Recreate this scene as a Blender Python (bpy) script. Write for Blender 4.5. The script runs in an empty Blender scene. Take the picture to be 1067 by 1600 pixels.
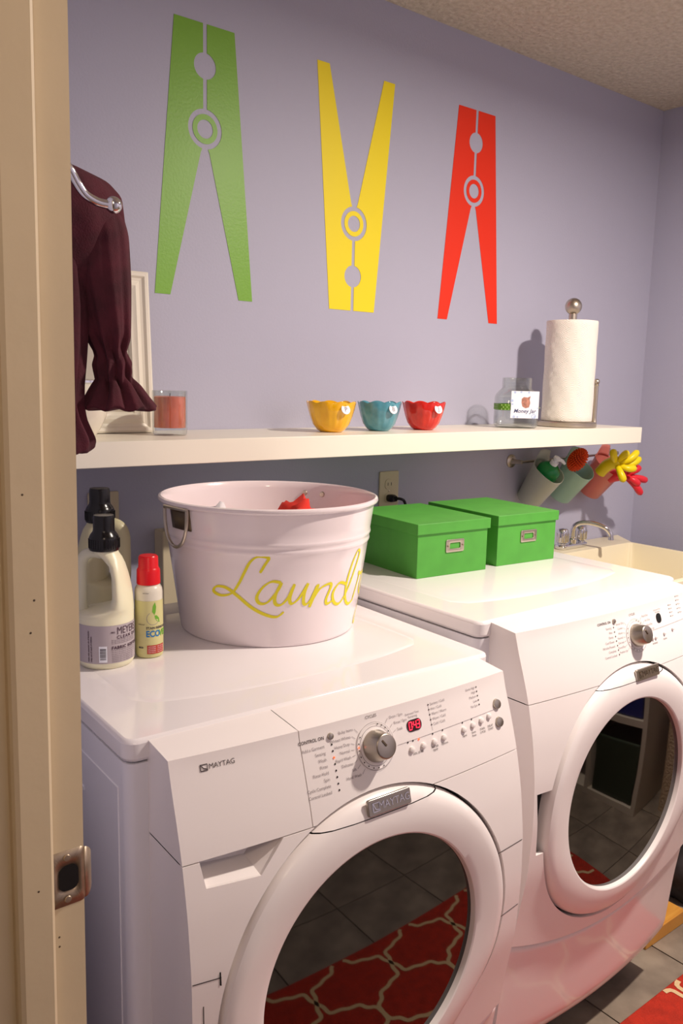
import bpy, bmesh, math, random
from mathutils import Vector, Matrix, noise
random.seed(4)
SC = bpy.context.scene; COL = SC.collection
PI = math.pi
cos, sin, R = math.cos, math.sin, math.radians

# ---------------------------------------------------------------- camera
cam_d = bpy.data.cameras.new('camera'); cam = bpy.data.objects.new('camera', cam_d); COL.objects.link(cam)
cam_d.sensor_fit = 'VERTICAL'; cam_d.sensor_height = 36.0; cam_d.lens = 1305.1 / 1600 * 36
cam_d.clip_start = .02
ri = Vector((.7847097, -.61942464, .02331932)); up = Vector((.07759444, .13548453, .98773632)); fw = Vector((.61498763, .77327683, -.15437993))
m = Matrix((ri, up, -fw)).transposed().to_4x4(); m.translation = (-2.4403, -1.8063, 1.4382)
cam.matrix_world = m
SC.camera = cam
# ---------------------------------------------------------------- world, lights, exposure
SC.view_settings.view_transform = 'Standard'; SC.view_settings.look = 'None'
SC.view_settings.gamma = 1; SC.view_settings.use_curve_mapping = False
SC.view_settings.exposure = 0.0
w = bpy.data.worlds.new('world'); SC.world = w; w.use_nodes = True
w.node_tree.nodes['Background'].inputs[0].default_value = (1, .85, .7, 1); w.node_tree.nodes['Background'].inputs[1].default_value = .05
def lamp(name, loc, power, col, rad):
    l = bpy.data.lights.new(name, 'POINT'); l.energy = power; l.color = col; l.shadow_soft_size = rad
    o = bpy.data.objects.new(name, l); COL.objects.link(o); o.location = loc; return o
al = bpy.data.lights.new('laundry_ceiling_light', 'AREA'); al.shape = 'DISK'; al.size = .10; al.energy = 49; al.color = (1, .87, .76)
ao = bpy.data.objects.new('laundry_ceiling_light', al); COL.objects.link(ao); ao.location = (-.60, -1.42, 2.335)
lamp('hall_ceiling_light', (-2.62, -2.2, 2.15), 11, (1, .79, .57), .08)

# ---------------------------------------------------------------- materials
def lin(c):
    c = c / 255.0
    return c / 12.92 if c <= .04045 else ((c + .055) / 1.055) ** 2.4
def rgb(r, g, b): return (lin(r), lin(g), lin(b), 1)
def mat(name, c, rough=.5, metal=0, trans=0, ior=1.45, emit=None, es=1, coat=0, alpha=1, bump=0, bscale=200, var=0, vscale=8, c2=None, spec=.5, sss=0):
    mt = bpy.data.materials.new(name); mt.use_nodes = True
    nt = mt.node_tree; b = nt.nodes['Principled BSDF']
    b.inputs['Base Color'].default_value = rgb(*c); b.inputs['Roughness'].default_value = rough
    b.inputs['Metallic'].default_value = metal; b.inputs['IOR'].default_value = ior
    b.inputs['Transmission Weight'].default_value = trans; b.inputs['Coat Weight'].default_value = coat
    b.inputs['Specular IOR Level'].default_value = spec
    if sss:
        b.inputs['Subsurface Weight'].default_value = sss; b.inputs['Subsurface Radius'].default_value = (.01, .008, .006)
    if emit:
        b.inputs['Emission Color'].default_value = rgb(*emit); b.inputs['Emission Strength'].default_value = es
    tc = nt.nodes.new('ShaderNodeTexCoord')
    if var or c2:
        n = nt.nodes.new('ShaderNodeTexNoise'); n.inputs['Scale'].default_value = vscale; n.inputs['Detail'].default_value = 6
        nt.links.new(tc.outputs['Object'], n.inputs['Vector'])
        r = nt.nodes.new('ShaderNodeValToRGB')
        r.color_ramp.elements[0].position = .35; r.color_ramp.elements[1].position = .65
        r.color_ramp.elements[0].color = rgb(*c)
        r.color_ramp.elements[1].color = rgb(*(c2 or [max(0, x * (1 - var)) for x in c]))
        nt.links.new(n.outputs['Fac'], r.inputs['Fac']); nt.links.new(r.outputs['Color'], b.inputs['Base Color'])
    if bump:
        n2 = nt.nodes.new('ShaderNodeTexNoise'); n2.inputs['Scale'].default_value = bscale; n2.inputs['Detail'].default_value = 3
        nt.links.new(tc.outputs['Object'], n2.inputs['Vector'])
        bm_ = nt.nodes.new('ShaderNodeBump'); bm_.inputs['Strength'].default_value = bump; bm_.inputs['Distance'].default_value = .01
        nt.links.new(n2.outputs['Fac'], bm_.inputs['Height']); nt.links.new(bm_.outputs['Normal'], b.inputs['Normal'])
    return mt
M = dict(
 wall=mat('wall_paint', (182, 182, 202), .55, bump=.06, bscale=160),
 ceil=mat('ceiling_texture', (214, 203, 184), .9, bump=1.0, bscale=60, c2=(196, 184, 164), vscale=70),
 jamb=mat('jamb_paint', (222, 205, 172), .45, bump=.03, bscale=60, var=.04, vscale=5),
 hallwall=mat('hall_wall_paint', (176, 150, 112), .7),
 shelf=mat('shelf_white', (244, 238, 222), .35),
 gloss=mat('glossy_enamel', (240, 234, 234), .18, coat=.35),
 enamel=mat('white_enamel', (240, 235, 236), .15, coat=.3),
 enamel_side=mat('cabinet_enamel', (234, 232, 238), .3),
 plastic=mat('white_plastic', (243, 236, 234), .28),
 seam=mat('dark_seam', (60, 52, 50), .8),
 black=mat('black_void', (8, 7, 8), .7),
 doorglass=mat('door_glass', (8, 5, 5), .03, spec=.75, ior=1.55, coat=.2),
 chrome=mat('chrome', (225, 225, 228), .08, 1),
 steel=mat('brushed_steel', (178, 170, 158), .32, 1),
 nickel=mat('satin_nickel', (196, 186, 170), .34, 1, bump=.02, bscale=300),
 brass=mat('worn_nickel', (176, 158, 138), .42, .75, var=.15, vscale=60),
 darkmetal=mat('dark_metal', (112, 98, 80), .4, .8),
 print_=mat('grey_print', (152, 144, 148), .7), printd=mat('dark_print', (84, 76, 78), .7),
 led=mat('led_dark', (40, 32, 34), .5), ledon=mat('led_lit', (255, 90, 40), .5, emit=(255, 70, 30), es=3),
 digit=mat('display_digits', (255, 40, 60), .5, emit=(255, 30, 50), es=4), disp=mat('display_window', (45, 4, 10), .15),
 green=mat('green_vinyl', (122, 178, 52), .42, bump=.05, bscale=160), yellow=mat('yellow_vinyl', (250, 228, 24), .5), red=mat('red_vinyl', (240, 48, 10), .5),
 box=mat('green_cardboard', (82, 164, 62), .5, var=.05, vscale=20),
 bowl_y=mat('yellow_glaze', (242, 178, 10), .12, coat=.5, c2=(252, 196, 30), vscale=30), bowl_b=mat('blue_glaze', (70, 140, 160), .12, coat=.5, c2=(100, 165, 180), vscale=30), bowl_r=mat('red_glaze', (205, 28, 18), .12, coat=.5, c2=(228, 45, 26), vscale=30),
 glass=mat('clear_glass', (252, 253, 252), .02, trans=1, ior=1.3),
 wax=mat('coral_wax', (246, 130, 100), .4, sss=.4, var=.12, vscale=25),
 paper=mat('paper_towel', (250, 244, 234), .9),
 card=mat('card_white', (244, 246, 255), .6), cardblue=mat('card_blue', (186, 204, 238), .6), ink=mat('ink_blue', (70, 78, 120), .7), pig=mat('pig_clay', (214, 150, 130), .6, var=.3, vscale=90),
 ribbon=mat('green_ribbon', (90, 140, 30), .55), ribdot=mat('ribbon_dots', (200, 225, 150), .6),
 tub=mat('tub_enamel', (244, 232, 234), .2, coat=.4),
 script=mat('yellow_lettering', (236, 224, 40), .5),
 redcloth=mat('red_cloth', (216, 52, 40), .9), whitecloth=mat('white_cloth', (232, 228, 232), .9),
 plum=mat('plum_cotton', (84, 28, 42), .9, bump=.15, bscale=500, var=.25, vscale=30),
 bottle=mat('milky_bottle', (240, 236, 206), .35, sss=.3), bottle2=mat('milky_handle', (222, 220, 196), .35),
 oldbottle=mat('yellowed_bottle', (204, 198, 160), .35), cap=mat('black_cap', (16, 14, 15), .22), redcap=mat('red_cap', (222, 18, 30), .3),
 lilac=mat('lilac_label', (184, 173, 178), .6), lilacd=mat('label_print', (84, 62, 76), .7), ecobody=mat('eco_bottle', (214, 208, 148), .3), ecotop=mat('eco_clear', (226, 220, 204), .3),
 ecoblue=mat('eco_blue', (20, 120, 190), .6), ecogreen=mat('eco_leaf', (112, 176, 52), .6), ecored=mat('eco_red', (190, 74, 58), .6),
 outlet=mat('almond_plate', (218, 204, 172), .45), frost=mat('frosted_white', (238, 240, 228), .35, trans=.55), frostg=mat('frosted_green', (196, 236, 218), .35, trans=.45), frostr=mat('frosted_coral', (244, 150, 136), .35, trans=.4),
 soap=mat('green_soap', (14, 130, 62), .1), brush=mat('orange_bristle', (230, 84, 24), .6), glovey=mat('yellow_rubber', (238, 214, 16), .35), glover=mat('red_rubber', (224, 40, 56), .35),
 sink=mat('cream_plastic', (240, 230, 200), .45), sinkleg=mat('white_leg', (220, 220, 215), .5),
 tile=mat('grey_tile', (122, 110, 98), .42, c2=(158, 144, 128), vscale=9, bump=.06, bscale=30), grout=mat('grout', (84, 76, 70), .9),
 rug=mat('red_rug', (196, 50, 30), .95, bump=.5, bscale=260, var=.12, vscale=40), rugline=mat('rug_cream', (226, 196, 150), .95, bump=.4, bscale=260),
 darkbag=mat('charcoal_fabric', (40, 38, 40), .85, c2=(62, 60, 64), vscale=25), cubewhite=mat('cube_white', (220, 208, 190), .5), blue=mat('blue_bin', (36, 44, 120), .5), bin2=mat('dark_green_bin', (42, 60, 40), .6), tan=mat('tan_fabric', (196, 172, 130), .9, var=.3, vscale=14), wicker=mat('wicker', (205, 180, 150), .8, bump=.6, bscale=90),
 lampshade=mat('lamp_glass', (255, 240, 220), .5))
def wood():
    mt = mat('oak_wood', (214, 152, 62), .4); nt = mt.node_tree; b = nt.nodes['Principled BSDF']
    tc = nt.nodes.new('ShaderNodeTexCoord'); mp = nt.nodes.new('ShaderNodeMapping'); mp.inputs['Scale'].default_value = (3, 40, 3)
    n = nt.nodes.new('ShaderNodeTexNoise'); n.inputs['Scale'].default_value = 3; n.inputs['Detail'].default_value = 5
    r = nt.nodes.new('ShaderNodeValToRGB'); r.color_ramp.elements[0].color = rgb(188, 118, 40); r.color_ramp.elements[1].color = rgb(226, 170, 80)
    nt.links.new(tc.outputs['Object'], mp.inputs[0]); nt.links.new(mp.outputs[0], n.inputs['Vector']); nt.links.new(n.outputs['Fac'], r.inputs[0]); nt.links.new(r.outputs[0], b.inputs['Base Color'])
    return mt
M['wood'] = wood()
def clearglass():
    mt = bpy.data.materials.new('thin_clear_glass'); mt.use_nodes = True; nt = mt.node_tree; nt.nodes.remove(nt.nodes['Principled BSDF'])
    tr = nt.nodes.new('ShaderNodeBsdfTransparent'); tr.inputs[0].default_value = (.93, .95, .94, 1)
    gl = nt.nodes.new('ShaderNodeBsdfGlossy'); gl.inputs['Roughness'].default_value = .03
    fr = nt.nodes.new('ShaderNodeLayerWeight'); fr.inputs['Blend'].default_value = .32
    fr.inputs['Blend'].default_value = .5; pw = nt.nodes.new('ShaderNodeMath'); pw.operation = 'POWER'; pw.inputs[1].default_value = 3.0
    ma = nt.nodes.new('ShaderNodeMath'); ma.operation = 'MULTIPLY_ADD'; ma.inputs[1].default_value = .7; ma.inputs[2].default_value = .07
    nt.links.new(fr.outputs['Facing'], pw.inputs[0]); nt.links.new(pw.outputs[0], ma.inputs[0])
    mx = nt.nodes.new('ShaderNodeMixShader'); nt.links.new(ma.outputs[0], mx.inputs[0]); nt.links.new(tr.outputs[0], mx.inputs[1]); nt.links.new(gl.outputs[0], mx.inputs[2])
    nt.links.new(mx.outputs[0], nt.nodes['Material Output'].inputs[0]); return mt
M['glass'] = clearglass()
def quilt():
    mt = M['paper']; nt = mt.node_tree; b = nt.nodes['Principled BSDF']
    tc = nt.nodes.new('ShaderNodeTexCoord'); v = nt.nodes.new('ShaderNodeTexVoronoi'); v.inputs['Scale'].default_value = 34; v.inputs['Randomness'].default_value = .1; v.distance = 'MANHATTAN'
    wv = nt.nodes.new('ShaderNodeMath'); wv.operation = 'SINE'; mu = nt.nodes.new('ShaderNodeMath'); mu.operation = 'MULTIPLY'; mu.inputs[1].default_value = 38
    nt.links.new(tc.outputs['Object'], v.inputs['Vector']); nt.links.new(v.outputs['Distance'], mu.inputs[0]); nt.links.new(mu.outputs[0], wv.inputs[0])
    bp = nt.nodes.new('ShaderNodeBump'); bp.inputs['Strength'].default_value = .35; bp.inputs['Distance'].default_value = .003
    nt.links.new(wv.outputs[0], bp.inputs['Height']); nt.links.new(bp.outputs[0], b.inputs['Normal'])
quilt()

# ---------------------------------------------------------------- helpers
def tag(o, label=None, cat=None, group=None, kind=None):
    if label: o['label'] = label
    if cat: o['category'] = cat
    if group: o['group'] = group
    if kind: o['kind'] = kind
    return o
def thing(name, label, cat, loc=(0, 0, 0), rz=0, group=None, rx=0):
    o = bpy.data.objects.new(name, None); COL.objects.link(o); o.empty_display_size = .05
    o.location = loc; o.rotation_euler = (rx, 0, rz); return tag(o, label, cat, group)
def obj(name, bm, mt, parent=None, smooth=35, label=None, loc=None, rot=None, bev=0, solid=0, subd=0):
    me = bpy.data.meshes.new(name); bm.normal_update(); bm.to_mesh(me); bm.free()
    if smooth:
        me.shade_smooth(); me.set_sharp_from_angle(angle=R(smooth))
    for x in (mt if isinstance(mt, list) else [mt]): me.materials.append(x)
    o = bpy.data.objects.new(name, me); COL.objects.link(o)
    if parent: o.parent = parent
    if loc: o.location = loc
    if rot: o.rotation_euler = rot
    if label: o['label'] = label
    if solid:
        s = o.modifiers.new('s', 'SOLIDIFY'); s.thickness = solid; s.offset = -1
    if bev:
        b = o.modifiers.new('b', 'BEVEL'); b.width = bev; b.segments = 2; b.limit_method = 'ANGLE'; b.angle_limit = R(40)
    if subd:
        s = o.modifiers.new('u', 'SUBSURF'); s.levels = subd; s.render_levels = subd
    return o
def NB(): return bmesh.new()
def box(bm, x0, x1, y0, y1, z0, z1):
    v = [bm.verts.new(p) for p in ((x0, y0, z0), (x1, y0, z0), (x1, y1, z0), (x0, y1, z0), (x0, y0, z1), (x1, y0, z1), (x1, y1, z1), (x0, y1, z1))]
    for f in ((0, 3, 2, 1), (4, 5, 6, 7), (0, 1, 5, 4), (1, 2, 6, 5), (2, 3, 7, 6), (3, 0, 4, 7)): bm.faces.new([v[i] for i in f])
    return bm
def bx(*a): return box(NB(), *a)
def rings(bm, rr, cap0=True, cap1=True, closed=True):
    vs = [[bm.verts.new(p) for p in r] for r in rr]; n = len(vs[0])
    for a, b in zip(vs, vs[1:]):
        for i in range(n if closed else n - 1):
            j = (i + 1) % n
            bm.faces.new((a[i], a[j], b[j], b[i]))
    if cap0: bm.faces.new(vs[0][::-1])
    if cap1: bm.faces.new(vs[-1])
    return bm
def lathe(prof, n=32, bm=None, c=(0, 0), cap0=True, cap1=True, sx=1, sy=1):
    bm = bm or NB()
    return rings(bm, [[(c[0] + r * sx * cos(2 * PI * i / n), c[1] + r * sy * sin(2 * PI * i / n), z) for i in range(n)] for r, z in prof], cap0, cap1)
def tube(pts, r, n=10, bm=None, cap=True):
    bm = bm or NB(); pts = [Vector(p) for p in pts]; rs = r if isinstance(r, (list, tuple)) else [r] * len(pts)
    rr = []; prev = None
    for i, p in enumerate(pts):
        t = (pts[min(i + 1, len(pts) - 1)] - pts[max(i - 1, 0)]).normalized()
        if prev is None:
            a = Vector((0, 0, 1)) if abs(t.z) < .9 else Vector((1, 0, 0)); nrm = t.cross(a).normalized()
        else:
            nrm = (prev - t * prev.dot(t)).normalized()
        prev = nrm; bn = t.cross(nrm)
        rr.append([p + (nrm * cos(2 * PI * k / n) + bn * sin(2 * PI * k / n)) * rs[i] for k in range(n)])
    return rings(bm, rr, cap, cap)
def smooth_path(pts, k=6):
    pts = [Vector(p) for p in pts]; out = []
    for i in range(len(pts) - 1):
        p0, p1, p2, p3 = pts[max(i - 1, 0)], pts[i], pts[i + 1], pts[min(i + 2, len(pts) - 1)]
        for j in range(k):
            t = j / k
            out.append(.5 * ((2 * p1) + (p2 - p0) * t + (2 * p0 - 5 * p1 + 4 * p2 - p3) * t * t + (3 * p1 - p0 - 3 * p2 + p3) * t ** 3))
    return out + [pts[-1]]
def ball(r, c=(0, 0, 0), n=20, bm=None, s=(1, 1, 1)):
    bm = bm or NB()
    bmesh.ops.create_uvsphere(bm, u_segments=n, v_segments=n // 2, radius=1, matrix=Matrix.Translation(c) @ Matrix.Diagonal((r * s[0], r * s[1], r * s[2], 1)))
    return bm
def prism(outline, y0, y1, bm=None):      # outline in x,z ; extruded along y
    bm = bm or NB(); n = len(outline)
    a = [bm.verts.new((x, y0, z)) for x, z in outline]; b = [bm.verts.new((x, y1, z)) for x, z in outline]
    bm.faces.new(a); bm.faces.new(b[::-1])
    for i in range(n): bm.faces.new((a[(i + 1) % n], a[i], b[i], b[(i + 1) % n]))
    return bm
def prismz(outline, z0, z1, bm=None):
    bm = bm or NB(); n = len(outline)
    a = [bm.verts.new((x, y, z0)) for x, y in outline]; b = [bm.verts.new((x, y, z1)) for x, y in outline]
    bm.faces.new(a[::-1]); bm.faces.new(b)
    for i in range(n): bm.faces.new((a[i], a[(i + 1) % n], b[(i + 1) % n], b[i]))
    return bm
def rrect(w, h, r, n=5, cx=0, cy=0):
    out = []
    for qx, qy, a0 in ((w / 2 - r, h / 2 - r, 0), (-w / 2 + r, h / 2 - r, 90), (-w / 2 + r, -h / 2 + r, 180), (w / 2 - r, -h / 2 + r, 270)):
        for k in range(n + 1):
            a = R(a0 + 90 * k / n); out.append((cx + qx + r * cos(a), cy + qy + r * sin(a)))
    return out
def text2d(s, size, align='LEFT', bold=0, shear=0, space=1):
    c = bpy.data.curves.new('t', 'FONT'); c.body = s; c.size = size; c.align_x = align; c.align_y = 'CENTER'; c.offset = bold; c.shear = shear; c.space_character = space; c.resolution_u = 3
    o = bpy.data.objects.new('t', c); COL.objects.link(o)
    me = o.to_mesh(); vs = [(v.co.x, v.co.y) for v in me.vertices]; fs = [tuple(p.vertices) for p in me.polygons]
    o.to_mesh_clear(); bpy.data.objects.remove(o); bpy.data.curves.remove(c)
    return vs, fs
def addflat(bm, vf, fn):
    vs = [bm.verts.new(fn(x, y)) for x, y in vf[0]]
    for f in vf[1]:
        try: bm.faces.new([vs[i] for i in f])
        except ValueError: pass
    return bm
def poly2d(pts): return pts, [tuple(range(len(pts)))]
def circ2d(r, n=16, cx=0, cy=0): return poly2d([(cx + r * cos(2 * PI * i / n), cy + r * sin(2 * PI * i / n)) for i in range(n)])
def strip2d(pts, w):
    P_ = [Vector((p[0], p[1], 0)) for p in pts]; L = []; F = []
    for i, p in enumerate(P_):
        t = (P_[min(i + 1, len(P_) - 1)] - P_[max(i - 1, 0)]).normalized(); n = Vector((-t.y, t.x, 0))
        ww = (w[i] if isinstance(w, (list, tuple)) else w) / 2
        L += [tuple((p + n * ww)[:2]), tuple((p - n * ww)[:2])]
    for i in range(len(P_) - 1): F.append((2 * i, 2 * i + 1, 2 * i + 3, 2 * i + 2))
    return L, F
def interp(x, xs, ys):
    if x <= xs[0]: return ys[0]
    for i in range(len(xs) - 1):
        if x <= xs[i + 1]:
            t = (x - xs[i]) / (xs[i + 1] - xs[i]); return ys[i] + (ys[i + 1] - ys[i]) * t
    return ys[-1]
def sinterp(x, xs, ys):   # smooth (catmull-like) by averaging
    return (interp(x - .02, xs, ys) + interp(x - .01, xs, ys) + interp(x, xs, ys) + interp(x + .01, xs, ys) + interp(x + .02, xs, ys)) / 5
def cutz(bm, co, no, inner=False, outer=True):
    bmesh.ops.bisect_plane(bm, geom=bm.verts[:] + bm.edges[:] + bm.faces[:], plane_co=co, plane_no=no, clear_inner=inner, clear_outer=outer, dist=1e-6)
    return bm

# ---------------------------------------------------------------- room
XR, XL, YB, YF, H = .4375, -2.165, 0.0, -2.45, 2.429
HX = -3.7
def struct(name, bm, mt, label, smooth=0): return tag(obj(name, bm, mt, smooth=smooth), label, 'room', kind='structure')
struct('wall_back', bx(XL - .1, XR + .1, 0, .1, -.02, H), M['wall'], 'lavender blue painted back wall behind the shelf')
struct('wall_right', bx(XR, XR + .1, YF - .1, .1, -.02, H), M['wall'], 'lavender blue side wall at the right by the sink')
struct('wall_front', bx(HX, XR + .1, YF - .1, YF, -.02, H), M['wall'], 'wall opposite the laundry machines')
struct('ceiling', bx(HX - .1, XR + .1, YF - .1, .1, H, H + .08), M['ceil'], 'cream textured ceiling')
bm = NB(); box(bm, XL - .14, XL, -1.07 + .015, 0, -.02, H); struct('wall_left', bm, M['wall'], 'side wall between doorway and back wall')
bm = NB(); box(bm, XL - .14, XL, -1.07 + .015, YF, 2.05, H); box(bm, XL - .14, XL, -1.93, YF, -.02, 2.05); struct('wall_doorway', bm, M['wall'], 'wall above and beyond the doorway')
bm = NB(); box(bm, HX - .1, HX, YF - .1, .1, -.02, H); box(bm, HX, XL - .14, -.5, -.4, -.02, H); struct('wall_hall', bm, M['hallwall'], 'tan hall walls behind the camera')
fl = struct('floor', bx(HX - .1, XR, YF, 0, -.04, -.004), M['grout'], 'grey stone tile floor with dark joints')
T = .305; tile_me = None
for i in range(-12, 3):
    for j in range(-8, 1):
        x0 = i * T + .06; y0 = j * T - .05
        if x0 > XR - .02 or x0 < XL - .7 or y0 > -.3: continue
        if tile_me is None:
            o = obj('tile', bx(.002, T - .002, .002, T - .002, -.006, .001), M['tile'], fl, smooth=0, bev=.0015); tile_me = o.data
        else:
            o = bpy.data.objects.new('tile', tile_me); COL.objects.link(o); o.parent = fl
        o.location = (x0, y0, random.uniform(-.0006, 0))
        if x0 + T > XR: o.scale.x = (XR - x0) / T
# baseboard right
struct('baseboard_right', bx(XR - .012, XR, YF, 0, 0, .09), M['shelf'], 'white baseboard along the side wall')

# door jamb (profile in x,y extruded up)
JY = -1.07
pr = [(XL + .001, JY), (-2.1945, JY), (-2.1965, JY - .010), (-2.1995, JY - .0125), (-2.2025, JY - .0125), (-2.226, JY - .0125), (-2.2300, JY - .011), (-2.232, JY - .008), (-2.232, JY), (-2.31, JY), (-2.31, JY + .02), (XL + .001, JY + .02)]
jamb = struct('door_1', prismz(pr[::-1], 0, 2.05), M['jamb'], 'cream painted door jamb with stop strip and strike plate', smooth=0)
jamb['category'] = 'door'
for v in jamb.data.vertices: v.co.x += (v.co.z - 1.0) * .007
casing = obj('casing', bx(-2.32, -2.305, JY + .004, JY + .07, 0, 2.05), M['jamb'], jamb, bev=.003)
sp = thing('strike_plate', 'worn nickel strike plate screwed to the cream door jamb', 'plate', (-2.181, JY - .0005, .961))
out = rrect(.034, .057, .004, 4)
bm = NB(); holes = []
# plate with opening : ring of quads between outer and inner outline
inn = rrect(.019, .026, .007, 4, .0015, 0)
n = len(out)
a = [bm.verts.new((x, 0, z)) for x, z in out]; b = [bm.verts.new((x, 0, z)) for x, z in inn]
for i in range(n): bm.faces.new((a[i], a[(i + 1) % n], b[(i + 1) % n], b[i]))
obj('plate', bm, M['brass'], sp, solid=.0015)
bm = NB()
rr = []
for k in range(9):
    t = k / 8; hz = .0265 - .010 * t * t
    ang = t * 1.1
    xx = .017 + .011 * sin(ang) / 1.1; yy = .006 * (1 - cos(ang)) * 1.6
    rr.append([(xx, yy, -hz), (xx, yy, hz)])
vs = [[bm.verts.new(p) for p in r] for r in rr]
for p_, q_ in zip(vs, vs[1:]): bm.faces.new((p_[0], q_[0], q_[1], p_[1]))
obj('lip', bm, M['brass'], sp, solid=.0015)
obj('latch_hole_shade', prism(inn, -.0001, -.0004), M['black'], sp, smooth=0)  # black sheet on the jamb, painted as the darkness inside the opening
for s in (1, -1):
    obj('screw', lathe([(0.0001, 0), (.0036, 0), (.003, .001), (.0001, .0013)], 14), M['brass'], sp, loc=(.0, -.0012, s * .0215), rot=(PI / 2, 0, 0))
for k, (x, z) in enumerate([(-2.214, 1.336), (-2.207, 1.242), (-2.211, 1.213), (-2.212, .965), (-2.190, .902), (-2.190, .892)]):
    yy = JY - .0126 if x < -2.2 else JY - .0001
    obj('nail_hole', lathe([(.0001, 0), (.0011, 0), (.0001, .0002)], 8), M['darkmetal'], jamb, loc=(x, yy, z), rot=(PI / 2, 0, 0))

# ---------------------------------------------------------------- machines
W = .68; D = .605; HT = .965; CX, CZ = .335, .58; RD = .268
PZ = [.0, .26, .4, .5, .6, .685, .765, .84, .9, .955]; PO = [.055, .080, .100, .118, .124, .122, .112, .095, .075, .055]
def S(x, z):
    s = (x - W / 2) / (W / 2)
    return -(sinterp(z, PZ, PO) + .02 * (1 - s * s))
def front_pt(x, z, lift=.0006):
    dz = (S(x, z + .004) - S(x, z - .004)) / .008
    dx = (S(x + .004, z) - S(x - .004, z)) / .008
    n = Vector((dx, -1, dz)).normalized()
    return Vector((x, S(x, z), z)) + n * lift
def tilt(x, z):
    dz = (S(x, z + .006) - S(x, z - .006)) / .012
    return PI / 2 - math.atan(dz)
def zlow(x):
    s = (x - CX) / (W / 2); return .289 + .066 * s * s
X0, X1, ZT_ = .03, W - .03, .955
def panel_polar():
    bm = NB(); RH = RD + .0045
    angs = [2 * PI * i / 120 for i in range(120)]
    for cxx, czz in ((X0, ZT_), (X1, ZT_), (X0, zlow(X0)), (X1, zlow(X1))):
        a = math.atan2(czz - CZ, cxx - CX) % (2 * PI); i = min(range(len(angs)), key=lambda k: abs(angs[k] - a)); angs[i] = a
    angs.sort(); NR = 14; rows = []
    for a in angs:
        ca, sa = cos(a), sin(a); t = 1.0
        if ca > 1e-6: t = min(t, (X1 - CX) / ca)
        if ca < -1e-6: t = min(t, (X0 - CX) / ca)
        if sa > 1e-6: t = min(t, (ZT_ - CZ) / sa)
        if sa < 0:
            lo, hi = 0, t
            for _ in range(30):
                mm = (lo + hi) / 2
                if CZ + mm * sa > zlow(CX + mm * ca): lo = mm
                else: hi = mm
            t = lo
        t = max(t, RH + .001); row = []
        for k in range(NR + 1):
            r = RH + (t - RH) * k / NR; x, z = CX + r * ca, CZ + r * sa
            row.append(bm.verts.new((x, S(x, z), z)))
        rows.append(row)
    n = len(rows)
    for i in range(n):
        a, b = rows[i], rows[(i + 1) % n]
        for k in range(NR): bm.faces.new((a[k], b[k], b[k + 1], a[k + 1]))
    # sides and top back to the cabinet
    ob = []
    for row in rows:
        v = row[-1]; x, y, z = v.co
        nv = bm.verts.new((x, .001, z if z < ZT_ - .001 else HT - .0035)); ob.append(nv)
    for i in range(n):
        bm.faces.new((rows[i][-1], rows[(i + 1) % n][-1], ob[(i + 1) % n], ob[i]))
    # inner collar of the door hole
    ib = [bm.verts.new((r_[0].co.x, r_[0].co.y + .03, r_[0].co.z)) for r_ in rows]
    for i in range(n): bm.faces.new((rows[(i + 1) % n][0], rows[i][0], ib[i], ib[(i + 1) % n]))
    bmesh.ops.recalc_face_normals(bm, faces=bm.faces[:])
    return bm
def rim(bm, d=.009):
    be = [e for e in bm.edges if e.is_boundary]
    r_ = bmesh.ops.extrude_edge_only(bm, edges=be)
    for v in [g for g in r_['geom'] if isinstance(g, bmesh.types.BMVert)]: v.co.y += d
    bmesh.ops.recalc_face_normals(bm, faces=bm.faces[:]); return bm
def cut_region(bm, poly):
    n = len(poly); area = sum(poly[i][0] * poly[(i + 1) % n][1] - poly[(i + 1) % n][0] * poly[i][1] for i in range(n)); sg = 1 if area > 0 else -1
    nr = []
    for i in range(n):
        (ax, az), (bx_, bz) = poly[i], poly[(i + 1) % n]; no = Vector(((bz - az) * sg, 0, -(bx_ - ax) * sg)); nr.append((Vector((ax, 0, az)), no))
        bmesh.ops.bisect_plane(bm, geom=bm.verts[:] + bm.edges[:] + bm.faces[:], plane_co=(ax, 0, az), plane_no=no, dist=1e-6)
    dl = [f for f in bm.faces if f.calc_center_median().y < -.035 and all((f.calc_center_median() - c).dot(no) < 0 for c, no in nr)]
    bmesh.ops.delete(bm, geom=dl, context='FACES'); return bm
def strip_front(x0, z0, x1, z1, w=.0016, k=12):
    return strip2d([(x0 + (x1 - x0) * i / k, z0 + (z1 - z0) * i / k) for i in range(k + 1)], w)

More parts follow.
